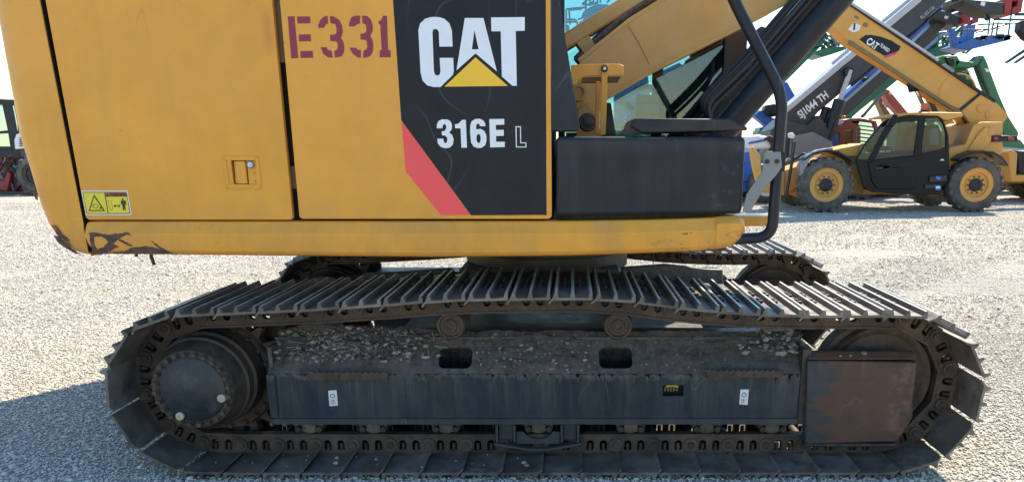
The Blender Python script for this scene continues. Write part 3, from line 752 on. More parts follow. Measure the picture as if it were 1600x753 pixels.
scrape([[[(308, 440), (325, 440), (360, 490), (402, 520), (385, 530), (340, 500)]], [[(318, 500), (345, 505), (400, 548), (412, 575), (470, 606), (430, 600), (372, 564), (333, 532)]], [[(450, 515), (465, 520), (477, 548), (460, 540)]], [[(200, 225), (212, 235), (226, 290), (214, 285)]]], 3.37, lambda z: YP + .10 * max(0, (1.6 - z) * .05 if z > 1.2 else .058 + (1.2 - z) * .7) )
scrape([[[(522, 478), (560, 480), (620, 490), (700, 482), (745, 478), (765, 495), (735, 492), (700, 510), (655, 545), (690, 562), (625, 592), (575, 612), (528, 588), (526, 540)], [(545, 505), (590, 500), (630, 532), (602, 562), (560, 580), (547, 550)]], [[(640, 598), (720, 590), (760, 570), (830, 560), (890, 568), (950, 582), (990, 602), (930, 603), (760, 603), (650, 603)]], [[(880, 530), (925, 562), (985, 600), (950, 590), (900, 555)]], [[(700, 515), (770, 560), (745, 556), (690, 528)]]], 3.342, lambda z: 3.337 + max(0, (1.15 - z)) * .16)
# engine door
def door():
    e = [xz(70, 0, YP)[0], xz(134, 344, YP)[0], xz(424.5, 0, YP)[0], xz(457.5, 343, YP)[0]]
    zb = 1.224; zt = 2.33; k = (e[0] - e[1]) / (2.145 - zb)
    hx = [xz(360, 250, YP), xz(401, 288, YP)]
    hole = [(hx[0][0], hx[1][1]), (hx[1][0], hx[1][1]), (hx[1][0], hx[0][1]), (hx[0][0], hx[0][1])]
    def c(x, z): return (x, z)
    outer = [(e[1] + .012, zb), (e[3] - .008, zb), (e[3], zb + .012), (e[2], zt), (e[1] + k * (zt - zb), zt), (e[1], zb + .012)]
    b = MB(); b.prism([outer, hole], YP, YP + .03, 'yellow'); d = b.build('engine_door', EX, .005, 3)
    # latch: plate frame, recess, paddle, lock
    o = S([(95, 80), (425, 80), (462, 378), (130, 378)], 330, 230, 5.793); i = S([(137, 120), (408, 120), (412, 338), (166, 335)], 330, 230, 5.793)
    b = MB(); b.prism([pp(o, YP), pp(i, YP)], YP - .004, YP + .004, 'yellow')
    for x, y in S([(108, 98), (408, 98), (142, 360), (440, 358)], 330, 230, 5.793): q = xz(x, y, YP); b.lathe(q[0], q[1], [(YP - .003, .007), (YP - .0075, .005), (YP - .0085, 0)], 'yellow', 12)
    b.build('latch_plate', d, .0015)
    b = MB(); I = pp(i, YP); b.prism(I, YP + .035, YP + .045, 'yellow'); b.prism(pp(S([(318, 124), (405, 124), (412, 336), (340, 336)], 330, 230, 5.793), YP), YP + .003, YP + .034, 'yellow')
    for x, y in S([(383, 233), (392, 310)], 330, 230, 5.793): q = xz(x, y, YP); b.lathe(q[0], q[1], [(YP + .004, .007), (YP - .001, .0055), (YP - .002, 0)], 'yellow', 12)
    b.build('latch_recess', d, .0015)
    b = MB(); b.prism(pp(S([(215, 128), (305, 128), (328, 332), (240, 332)], 330, 230, 5.793), YP), YP - .001, YP + .02, 'yellow'); b.prism(pp(S([(192, 130), (212, 130), (236, 332), (208, 332)], 330, 230, 5.793), YP), YP + .012, YP + .03, 'yellow'); b.build('latch_paddle', d, .003)
    q = xz(*S([(356, 160)], 330, 230, 5.793)[0], YP); b = MB(); b.lathe(q[0], q[1], [(YP + .004, .0165), (YP - .006, .0165), (YP - .0065, .0125), (YP - .005, .012), (YP - .005, 0)], 'zinc', 20); b.lathe(q[0], q[1], [(YP - .004, .010), (YP - .0075, .010), (YP - .0075, 0)], 'white', 16); b.box(q[0] - .004, q[0] + .004, YP - .009, YP - .007, q[1] - .0015, q[1] + .0015, 'black'); b.build('lock_cylinder', d)
    # warning label
    s = lambda *p: pp(S(p, 120, 290, 13.69), YP); b = MB(); y = lambda n_: (YP - .0006 * n_ - .0008, YP + .001)
    b.prism(s((110, 110), (1070, 110), (1085, 125), (1175, 610), (1160, 630), (215, 630), (198, 615), (95, 125)), *y(0), 'white_paint')
    b.prism(s((135, 136), (1055, 136), (1068, 148), (1150, 595), (1140, 606), (225, 606), (212, 592), (125, 148)), *y(1), 'black')
    b.prism(s((142, 152), (592, 152), (665, 590), (228, 590)), *y(2), 'label_yellow'); b.prism(s((630, 240), (1076, 240), (1135, 588), (685, 588)), *y(2), 'label_yellow')
    b.prism(s((612, 152), (1056, 152), (1072, 232), (626, 232)), *y(2), 'label_brown')
    b.prism([s((375, 188), (615, 545), (258, 545)), s((378, 240), (572, 522), (292, 522))], *y(3), 'black')
    b.prism([s((345, 400), (375, 385), (400, 402), (440, 402), (480, 440), (455, 462), (450, 490), (372, 472), (345, 440)), s((358, 408), (375, 400), (398, 414), (436, 414), (462, 438), (442, 455), (440, 475), (380, 462), (360, 436))], *y(3), 'black')
    b.prism(s((480, 500), (520, 450), (545, 480), (520, 500)), *y(3), 'black')
    b.prism([s((668, 318), (742, 318), (785, 525), (718, 525)), s((676, 326), (735, 326), (775, 517), (724, 517))], *y(3), 'label_brown')
    b.prism(s((790, 435), (832, 398), (828, 425), (905, 425), (900, 398), (942, 435), (905, 472), (905, 446), (830, 446), (834, 472)), *y(3), 'black')
    b.prism(s((945, 328), (958, 318), (1040, 318), (1052, 330), (1070, 415), (1052, 420), (1034, 368), (1040, 430), (1056, 525), (1030, 525), (1014, 440), (1016, 525), (990, 525), (978, 368), (972, 415), (956, 412)), *y(3), 'black')
    b.prism(s(*[(990 + 22 * math.cos(t), 292 + 22 * math.sin(t)) for t in [i * .6 for i in range(10)]]), *y(3), 'black')
    b.prism(s((632, 228), (658, 165), (700, 228)), *y(3), 'black')
    b.build('warning_label', d, smooth=0)
    q = at(*S([(705, 222)], 120, 290, 13.69)[0], YP - .0032); text_mesh('WARNING', .0165, face_cam(q), 'black', 'warning_lettering', d, .0004, ext=.0004, xs=.98)
    return d
door()
# side panel with lettering
def side_panel():
    x0, x1, zb, zt = xz(467.5, 340, YP)[0], xz(861.5, 200, YP)[0], 1.228, 2.33
    b = MB(); b.prism([(x0 + .01, zb), (x1 - .012, zb), (x1, zb + .012), (x1, zt), (x0, zt), (x0, zb + .01)], YP, YP + .03, 'yellow'); sp = b.build('side_panel', EX, .005, 3)
    y = lambda n_: (YP - .0008 * n_ - .0008, YP + .002)
    def up(p, q):                                         # carry an edge on above the picture to the panel's top
        (ax, az), (bx, bz) = xz(*p, YP), xz(*q, YP); t = (2.315 - az) / (bz - az); return (ax + (bx - ax) * t, 2.315)
    D = [up((627, 188), (614, 0)), xz(627, 188, YP), xz(736, 336.5, YP), (xz(854, 336, YP)[0], xz(854, 336, YP)[1]), (xz(853, 0, YP)[0], 2.315)]
    b = MB(); b.prism(D, *y(0), 'black_decal'); b.build('black_decal', sp, smooth=0)
    b = MB(); b.prism(pp([(627.5, 189), (734.5, 336), (689, 336), (634, 268), (631, 230)], YP), *y(1), 'decal_red'); b.build('red_stripe', sp, smooth=0)
    def let(name, mat, loops, ox, oy, sc, lay):
        b = MB()
        for lp in loops: b.prism([pp(S(l, ox, oy, sc), YP) for l in lp], *y(lay), mat)
        b.build(name, sp, smooth=0)
    a = (440, 10, 7.928)
    let('stencil_letter', 'stencil', [[[(75, 128), (160, 128), (208, 645), (120, 648)]], [[(190, 130), (355, 130), (358, 215), (198, 217)]], [[(212, 352), (360, 350), (365, 436), (218, 440)]], [[(233, 558), (385, 555), (395, 640), (235, 645)]]], *a, 0)
    let('stencil_letter', 'stencil', [[[(570, 120), (578, 215), (545, 230), (530, 268), (455, 275), (452, 240), (475, 180), (515, 135)]],
        [[(597, 122), (650, 130), (715, 175), (750, 240), (760, 310), (750, 365), (733, 395), (765, 440), (778, 500), (775, 570), (745, 625), (660, 640), (652, 555), (685, 545), (697, 500), (690, 455), (672, 437), (605, 435), (600, 355), (660, 352), (680, 335), (680, 270), (665, 225), (605, 212)]],
        [[(485, 510), (558, 510), (572, 540), (620, 553), (637, 640), (575, 638), (515, 590)]]], *a, 0)
    let('stencil_letter', 'stencil', [[[(975, 118), (970, 215), (925, 230), (910, 252), (835, 252), (838, 205), (865, 140), (910, 120)]],
        [[(997, 120), (1060, 122), (1105, 165), (1128, 230), (1130, 310), (1100, 370), (1130, 430), (1138, 500), (1130, 570), (1100, 620), (1050, 640), (1010, 640), (1015, 548), (1050, 540), (1062, 500), (1055, 440), (1035, 420), (980, 415), (975, 345), (1030, 335), (1050, 310), (1048, 250), (1035, 225), (1003, 215)]],
        [[(840, 515), (925, 515), (940, 540), (982, 545), (982, 640), (940, 635), (880, 590)]]], *a, 0)
    let('stencil_letter', 'stencil', [[[(1258, 120), (1305, 120), (1320, 545), (1350, 548), (1352, 635), (1215, 635), (1215, 548), (1240, 545), (1222, 235), (1200, 215), (1198, 195), (1235, 170)]]], *a, 0)
    a = (640, 15, 5.79)
    let('logo_letter', 'white', [[[(80, 190), (95, 130), (140, 88), (190, 73), (230, 70), (275, 74), (315, 88), (360, 128), (382, 190), (390, 338), (270, 338), (265, 205), (250, 182), (232, 178), (214, 185), (207, 210), (220, 560), (230, 590), (252, 600), (272, 592), (280, 560), (272, 440), (395, 440), (400, 560), (390, 595), (280, 703), (215, 703), (160, 688), (118, 645), (100, 570)]]], *a, 1)
    let('logo_letter', 'white', [[[(500, 80), (668, 80), (790, 562), (597, 400), (425, 552)], [(587, 190), (625, 363), (563, 363)]]], *a, 1)
    let('logo_letter', 'white', [[[(738, 75), (1042, 72), (1042, 195), (960, 197), (970, 692), (930, 692), (835, 608), (825, 200), (740, 200)]]], *a, 1)
    let('logo_triangle', 'cat_yellow', [[[(597, 435), (890, 693), (315, 700)]]], *a, 1)
    a = (670, 175, 9.412)
    let('model_letter', 'white', [[[(118, 243), (120, 180), (150, 130), (200, 112), (270, 112), (320, 140), (342, 190), (338, 260), (300, 305), (345, 340), (366, 410), (355, 480), (310, 525), (240, 535), (175, 515), (135, 465), (125, 395), (213, 395), (222, 440), (245, 465), (270, 440), (275, 390), (250, 352), (195, 345), (190, 290), (235, 280), (258, 240), (255, 195), (232, 180), (208, 195), (200, 243)]]], *a, 1)
    let('model_letter', 'white', [[[(385, 185), (440, 172), (490, 118), (545, 118), (562, 525), (480, 528), (468, 243), (388, 243)]]], *a, 1)
    let('model_letter', 'white', [[[(832, 212), (755, 212), (745, 185), (725, 172), (703, 185), (695, 215), (700, 260), (760, 250), (815, 280), (845, 340), (850, 420), (830, 490), (780, 528), (720, 533), (660, 510), (622, 450), (608, 300), (610, 200), (630, 140), (680, 108), (750, 102), (805, 130), (830, 175)], [(735, 322), (705, 345), (700, 400), (712, 445), (735, 463), (757, 445), (765, 400), (757, 345)]]], *a, 1)
    let('model_letter', 'white', [[[(890, 108), (1110, 105), (1110, 190), (985, 192), (988, 267), (1103, 265), (1103, 352), (990, 355), (990, 440), (1118, 440), (1118, 518), (903, 522)]]], *a, 1)
    let('model_letter', 'white', [[[(1275, 213), (1355, 213), (1358, 450), (1435, 450), (1437, 523), (1282, 523)], [(1290, 227), (1342, 227), (1345, 463), (1423, 463), (1423, 510), (1295, 510)]]], *a, 1)
side_panel()
# skirt
def skirt():
    b = MB(); k = b.mi('yellow_worn')
    xs = [(-2.196, 1.205, 1.125), (-2.19, 1.214, 1.10), (-2.17, 1.217, 1.078), (-2.13, 1.218, 1.068), (-1.9, 1.218, 1.066), (-1.3, 1.218, 1.060), (-.6, 1.218, 1.054), (0, 1.219, 1.060), (.35, 1.224, 1.072), (.58, 1.231, 1.082), (.66, 1.235, 1.090)]
    rings = []
    def sec(zt, zb, o=0, c=.053):
        return [(3.44, zt), (3.374 + o * .3, zt), (3.366 + o * .6, zt - .004), (3.338 + o, zt - c), (3.337 + o, zt - c - .012), (3.347 + o, zb + .022), (3.356 + o, zb + .008), (3.372 + o, zb), (3.44, zb)]
    for x, zt, zb in xs: rings.append([b.bm.verts.new((x, y, z)) for y, z in sec(zt, zb)])
    for x, zt, zb, o in ((.663, 1.237, 1.090, -.006), (.70, 1.240, 1.096, -.006), (.745, 1.242, 1.106, -.004), (.775, 1.238, 1.125, .004), (.795, 1.225, 1.15, .02), (.802, 1.205, 1.175, .04)):
        rings.append([b.bm.verts.new((x, y, z)) for y, z in sec(zt, zb, o, .03)])
    for a, c in zip(rings, rings[1:]):
        n = len(a)
        for j in range(n): b.face((a[j], c[j], c[(j + 1) % n], a[(j + 1) % n]), k)
    b.face(rings[0], k); b.face(rings[-1], k)
    b.build('side_skirt', EX, smooth=22)
skirt()
b = MB(); b.tube([at(237, 392, 3.42), at(236, 400, 3.42), at(241, 414, 3.42)], .008); b.tube([at(213, 392, 3.43), at(213, 401, 3.43)], .007); b.build('drain_hose', EX)
# black post
b = MB(); q = [xz(861.8, 206, YP), xz(906, 205, YP), xz(873, 0, YP), xz(862.5, 0, YP)]
t = (2.3 - q[1][1]) / (q[2][1] - q[1][1]); top = (q[1][0] + (q[2][0] - q[1][0]) * t, 2.3)
b.prism([(q[0][0], q[0][1] + .004), (q[1][0] - .015, q[1][1]), (q[1][0], q[1][1] + .02), top, (q[0][0] + .002, 2.3)], YP, YP + .30, 'black_paint'); b.build('corner_cover', EX, .008, 3)
# toolbox
tb = [xz(868, 338, YP), xz(1160, 332, YP), xz(1166, 214, YP), xz(869, 213, YP)]
b = MB(); b.prism([(tb[0][0], tb[0][1] - .002), (tb[1][0], tb[1][1] - .006), (tb[2][0], tb[2][1]), (tb[3][0], tb[3][1])], YP - .004, YP + .52, 'toolbox_paint')
TB = b.build('toolbox', EX, .022, 4)
b = MB(); l = pp(S([(322, 348), (600, 350), (655, 374), (655, 384), (345, 391), (312, 372)], 820, 0, 1.881), YP + .02)
b.prism(l, YP + .02, YP + .50, 'toolbox_paint'); b.build('toolbox_lid', TB, .008, 3)
b = MB(); b.prism(pp(S([(275, 394), (312, 360), (345, 394)], 820, 0, 1.881), YP + .06), YP + .06, YP + .1, 'rust_dark'); b.build('lid_bracket', TB)
# fuel deck under the toolbox and behind
b = MB(); b.box(-.06, .74, 3.50, 5.0, 1.125, 1.30, 'frame_paint'); b.build('front_deck', EX, .008)
# handrail
pth = rounded([Vector((.58, YP + .02, 2.62)), at(1146, 0, YP + .02), at(1222, 152, YP + .02), at(1208, 373, YP + .02), at(1150, 375, YP + .02)], .10, 6)
pth = rounded([Vector((.52, YP + .02, 2.5))] + [at(*p, YP + .02) for p in ((1148, 4), (1223, 150), (1206, 371), (1140, 374))], .075, 7)
b = MB(); b.tube(pth, .0255, 'black_paint', 16); HR = b.build('handrail', EX)
b = MB(); b.prism(pp(S([(704, 448), (752, 446), (756, 490), (742, 512), (700, 560), (662, 624), (640, 622), (652, 570), (698, 505)], 820, 0, 1.881), YP - .01), YP - .012, YP - .004, 'zinc')
for p in ((712, 475), (741, 475)): q = xz(*S([p], 820, 0, 1.881)[0], YP - .012); b.prism(arc(q[0], q[1], .011, 0, 300, 5), YP - .022, YP - .011, 'rust_dark')
b.build('rail_bracket', HR, .002); b = MB(); b.box(xz(1222, 245, YP)[0] - .008, xz(1222, 245, YP)[0] + .016, YP - .006, YP + .02, xz(0, 268, YP)[1], xz(0, 238, YP)[1], 'black_paint'); b.build('rail_clamp', HR, .003)
b = MB(); q0, q1 = xz(1160, 351, 3.7), xz(1204, 336, 3.7); b.box(q0[0] - .1, q1[0], 3.62, 3.75, q0[1], q1[1], 'yellow'); b.build('frame_lug', EX, .004)
# yellow stop bracket by the boom foot
a = (860, 90, 5.79)
b = MB(); YB = 3.78
b.prism(pp(S([(185, 70), (320, 62), (620, 58), (665, 78), (665, 160), (345, 165), (300, 178), (262, 200), (232, 240), (215, 250), (185, 250)], *a), YB), YB, YB + .012, 'yellow'); BK = b.build('latch_bracket', EX, .002)
b = MB(); b.prism(pp(S([(462, 60), (516, 60), (512, 350), (500, 700), (450, 705), (458, 350)], *a), YB - .004), YB - .016, YB - .004, 'yellow'); b.build('bracket_bar', BK, .002)
b = MB(); q = xz(*S([(490, 104)], *a)[0], YB - .016); b.lathe(q[0], q[1], [(YB - .016, .017), (YB - .028, .016), (YB - .028, .010), (YB - .032, .009), (YB - .032, 0)], 'rust_dark', 14); b.lathe(q[0], q[1], [(YB - .031, .008), (YB - .034, .007), (YB - .034, 0)], 'white', 10); b.build('bracket_bolt', BK)
b = MB(); b.prism(pp(S([(412, 215), (452, 215), (440, 700), (405, 700)], *a), YB + .05), YB + .05, YB + .08, 'yellow_dull'); b.prism(pp(S([(295, 178), (640, 168), (610, 225), (275, 232)], *a), YB + .06), YB + .06, YB + .09, 'rust_dark'); b.build('bracket_brace', BK, .002)
# boom
YBm = 4.33
def boom():
    lo = pp([(908, 212), (899, 165), (903, 120), (905, 98), (985, 34), (1040, 1)], YBm); hi = pp([(1236, 0), (1142, 49), (1026, 107), (946, 154), (934, 180), (930, 212)], YBm)
    ext_t = [(1.35, 3.05), (2.1, 3.62), (2.8, 3.66)]; ext_b = [(2.78, 3.25), (2.2, 3.15)]
    b = MB(); b.prism(lo + ext_t + ext_b + hi, YBm, YBm + .52, 'yellow_dull_boom'); B = b.build('boom', EX, .006)
    wl = [at(x, y, YBm - .003) for x, y in S([(920, 300), (1050, 510), (1170, 753)], 860, 0, 7.53)]
    b = MB(); b.tube(wl, .004, 'yellow_dull_boom', 6); b.build('weld_seam', B)
    b = MB(); fl = [at(x, y, YBm + .02) for x, y in ((946, 155), (1026, 108), (1142, 50), (1236, 1))] + [Vector((2.2, YBm + .02, 3.15))]
    for p, q in zip(fl, fl[1:]): b.bar(p, q, .06, .018, 'yellow_dull_boom')
    b.build('bottom_flange', B)
    b = MB(); ft = [at(x, y, YBm + .03) for x, y in ((905, 97), (985, 33), (1040, 0))]
    for p, q in zip(ft, ft[1:]): b.bar(p, q, .05, .03, 'yellow_dull_boom')
    b.build('top_flange', B)
    # hydraulic line cover above the boom
    b = MB(); c0 = [(868, 77), (1100, -67)]
    for p, q in zip(c0, c0[1:]): b.bar(at(*p, 4.5), at(*q, 4.5), .11, .085, 'yellow_dull_boom')
    b.build('pipe_cover', B, .012)
    b = MB(); b.prism(pp(S([(300, 505), (455, 420), (545, 545), (405, 655)], 860, 0, 7.53), 4.44), 4.44, 4.6, 'yellow_dull_boom'); b.build('cover_foot', B, .006)
    b = MB(); b.prism(pp(S([(280, 365), (385, 265), (412, 300), (310, 390)], 860, 0, 7.53), 4.5), 4.46, 4.56, 'yellow_dull_boom'); b.build('cover_clamp', B, .004)
    b = MB()
    for dy, oy in ((4.46, 0), (4.50, -2.5), (4.54, 2)): b.tube(smooth_path([at(x, y + oy, dy) for x, y in ((900, 96), (930, 66), (948, 50), (968, 33), (985, 20), (1003, 8), (1040, -16))], 4), .020, 'braid', 8)
    b.build('hose_bundle', B)
    b = MB(); q = xz(918, 192, YBm); b.lathe(q[0], q[1], [(4.30, .05), (4.255, .05), (4.245, .043), (4.245, .028), (4.235, .026), (4.23, .014), (4.23, 0)], 'rust_dark', 24); b.build('boom_pin', B)
    b = MB(); q = xz(904, 145, YBm); b.lathe(q[0], q[1], [(4.33, .05), (4.315, .05), (4.31, .044), (4.31, .03), (4.32, .028), (4.32, 0)], 'yellow_dull', 24); b.build('pin_boss', B)
    b = MB(); b.prism(pp([(900, 215), (903, 172), (918, 160), (932, 178), (940, 215)], 4.26), 4.26, 4.32, 'yellow_dull'); b.box(-.02, .25, 4.265, 4.96, 1.30, 1.62, 'dark'); b.build('boom_bracket', EX, .004)
M['yellow_dull_boom'] = paint('boom_yellow_paint', (.58, .28, .06), .5, (.50, .34, .17), .5, (.08, .05, .035), .035, 3)
boom()
# boom cylinders
def cyl(Yc, tubes):
    A, Bp = at(1142, 191, 4.22), at(1307.5, 0, 4.22); d = (Bp - A).normalized(); A.y = Bp.y = Yc
    s = A - d * .28; e = Bp + d * .55; b = MB(); b.tube([s, s + d * .02, e, e + d * .06], [.06, .073, .073, .06], 'black_paint', 28); C = b.build('boom_cylinder', EX)
    b = MB(); b.tube([e + d * .05, e + d * .75], .042, 'chrome', 20); b.build('cylinder_rod', C)
    n = Vector((-d.z, 0, d.x))
    if tubes:
        for off, yo, r in ((.105, -.01, .013), (.135, -.03, .013), (.16, .02, .014), (.175, .06, .012)):
            p0 = A + d * (.02 + off) + n * off + Vector((0, yo, 0)); b = MB()
            b.tube(rounded([A - d * (.12 - off * .3) + n * .08 + Vector((0, yo, 0)), A - d * .02 + n * (off + .03) + Vector((0, yo, 0)), p0 + d * .1, Bp + d * .4 + n * off + Vector((0, yo, 0))], .09, 5), r, 'hose', 10); b.build('hydraulic_tube', C)
cyl(4.22, True); cyl(4.93, False)
b = MB(); b.tube(smooth_path([at(1262, -30, 4.4), at(1236, 5, 4.4), at(1222, 30, 4.4), at(1204, 55, 4.4), at(1180, 82, 4.4), at(1160, 120, 4.42)], 6), .017, 'hose', 10); b.build('boom_hose', EX)
# cab
def cab():
    y0, y1 = 5.02, 5.86; X = lambda px, y_=y0: (px - PX0) / F_PX * y_ * .985
    xr, xf = -.075, 1.12; z0, zt = 1.15, 2.92
    b = MB()
    b.box(xr, xf, y0, y1, z0, 1.50, 'black_paint'); b.box(xr, xf, y0, y1, zt - .1, zt, 'black_paint')
    for y_ in (y0, y1 - .05):
        b.box(xr, xr + .04, y_, y_ + .05, 1.502, zt - .102, 'black_paint'); b.box(xf - .10, xf, y_, y_ + .05, 1.502, zt - .102, 'black_paint')
        b.prism([(xr + .042, 1.502), (xr + .40, 1.502), (xr + .38, 1.62), (xr + .345, 1.82), (xr + .30, 1.82), (xr + .27, 1.60), (xr + .042, 1.56)], y_ + .005, y_ + .045, 'black_paint')
        b.box(.62, .70, y_ + .006, y_ + .044, 1.502, zt - .102, 'black_paint') if y_ > y0 else None
    C = b.build('cab', EX, .008)
    b = MB(); b.box(xf - .13, xf + .012, y0 - .012, y0 - .002, 1.55, zt - .12, 'zinc' if False else 'grey_paint'); b.build('door_seal', C, .003)
    b = MB(); b.box(xr + .042, xf - .102, y0 + .02, y0 + .026, 1.505, zt - .105, 'glass'); b.build('window_pane', C)
    b = MB(); b.box(xr + .042, xf - .102, y1 - .026, y1 - .02, 1.505, zt - .105, 'glass'); b.build('window_pane', C)
    b = MB(); b.box(xf - .03, xf - .024, y0 + .052, y1 - .052, 1.505, zt - .105, 'glass'); b.build('windscreen', C)
    b = MB(); b.prism([(.70, 1.505), (1.0, 1.505), (1.0, 2.13), (.93, 2.15), (.80, 2.13), (.80, 1.9), (.76, 1.6)], 5.35, 5.50, 'seat'); b.build('seat_back', C, .03)
    b = MB(); b.prism(pp([(1050, 192), (1076, 130), (1079, 80), (1086, 74), (1130, 52), (1134, 192)], 5.62), 5.62, 5.66, 'cab_black'); b.build('rear_panel', C, .01)
    b = MB(); b.prism(pp([(1012, 192), (1018, 150), (1040, 118), (1076, 96), (1074, 132), (1052, 192)], 5.68), 5.68, 5.72, 'grey_paint'); b.build('side_trim', C, .01)
    b = MB(); b.box(.28, .68, 5.25, 5.6, 1.505, 1.58, 'seat'); b.box(.66, 1.0, 5.14, 5.24, 1.505, 1.72, 'seat'); b.build('console', C, .02)
    b = MB()
    for p, q in (((1068, 192), (1142, 100)), ((1076, 192), (1144, 108)), ((1098, 170), (1110, 160))): b.tube([at(*p, 5.06), at(*q, 5.06)], .012, 'hose', 8)
    b.build('inner_handrail', C)
    b = MB(); b.tube([at(1067, 192, 5.5), at(1045, 140, 5.5), at(1036, 118, 5.5)], .022, 'hose', 8); b.tube([at(1050, 190, 5.45), at(1040, 160, 5.45), at(1030, 140, 5.45)], .008, 'zinc', 6); b.build('control_lever', C)
    b = MB(); b.prism(pp([(995, 149), (1029, 148), (1030, 186), (993, 186)], 5.4), 5.4, 5.52, 'beige'); b.prism(pp([(994, 160), (1030, 159), (1030, 161.5), (994, 162.5)], 5.396), 5.396, 5.402, 'tan'); b.build('storage_box', C, .004)
    b = MB(); q = [at(x, y, 5.3) for x, y in ((1160, 60), (1162, 120))]; b.tube([at(1156, 44, 5.9), at(1163, 90, 5.9), at(1167, 140, 5.9)], .03, 'rust_dark', 8); b.build('cab_post', C)
    b = MB(); b.prism(pp([(1181, 58), (1184, 46), (1190, 41), (1197, 43), (1203, 52), (1196, 66), (1186, 72)], 5.95), 5.95, 6.05, 'hose'); b.tube([at(1186, 70, 6), at(1168, 110, 6)], .012, 'hose', 6); b.build('cab_mirror', C, .01)
cab()

# ------------------------------------------------------------------ machines standing in the yard behind
def slab(name, pts, Y, depth, m, parent, bevel=.02, **k):
    b = MB(); L = [pp(l, Y) for l in pts] if isinstance(pts[0][0], (tuple, list)) else pp(pts, Y)
    b.prism(L, Y, Y + depth, m); return b.build(name, parent, bevel, **k)
def rod(name, pts, Y, r, m, parent, seg=8):
    b = MB(); b.tube([at(x, y, Y) for x, y in pts], r, m, seg); return b.build(name, parent)
def wheel(parent, X, Y, r, width, rim, lugs=20):
    b = MB(); w_ = width
    b.lathe(X, r, [(Y + .05, r * .60), (Y + .015, r * .64), (Y, r * .76), (Y + .03, r * .90), (Y + .07, r * .955), (Y + w_ - .07, r * .955), (Y + w_ - .03, r * .90), (Y + w_, r * .76), (Y + w_ - .05, r * .6)], 'rubber', 44)
    for i in range(lugs):
        for sgn in (0, 1):
            a = 2 * math.pi * (i + .5 * sgn) / lugs; da = .10 if r > .5 else .12; y0, y1 = (Y + .012, Y + w_ * .54) if sgn == 0 else (Y + w_ * .46, Y + w_ - .012)
            c = [(X + rr * math.cos(a + s_), r + rr * math.sin(a + s_)) for rr, s_ in ((r * .90, -da), (r * .995, -da * .7), (r * .995, da * .7), (r * .90, da))]
            b.prism(c, y0, y1, 'rubber')
    t = b.build('wheel', parent)
    b = MB(); b.lathe(X, r, [(Y + .03, r * .62), (Y + .02, r * .60), (Y + .035, r * .57), (Y + .05, r * .50), (Y + .05, r * .46), (Y + .10, r * .44), (Y + .11, r * .38), (Y + .09, r * .35), (Y + .09, .0)], rim, 40); b.build('rim', t)
    b = MB(); b.lathe(X, r, [(Y + .088, r * .24), (Y + .05, r * .235), (Y + .04, r * .2), (Y + .035, r * .1), (Y + .035, 0)], 'black_paint', 26)
    for i in range(10):
        a = 2 * math.pi * i / 10; b.prism(arc(X + r * .30 * math.cos(a), r + r * .30 * math.sin(a), r * .032, 0, 300, 5), Y + .06, Y + .09, 'rust_dark')
    b.build('wheel_hub', t); return t
def far_axles(parent, X0, X1, Y, r, width, track, rim):
    for X in (X0, X1):
        for y_ in (Y, Y + track - width): wheel(parent, X, y_, r, width, rim, 14)
def txt(body, px, py, Y, hpx, ang, mat, parent, name='lettering', bold=.0, xs=1.0):
    q = at(px, py, Y); sc = (at(px, py - 10, Y) - q).length / 10 / .72
    text_mesh(body, hpx * sc, face_cam(q, R(ang)), mat, name, parent, bold * hpx * sc, ext=.004, xs=xs)

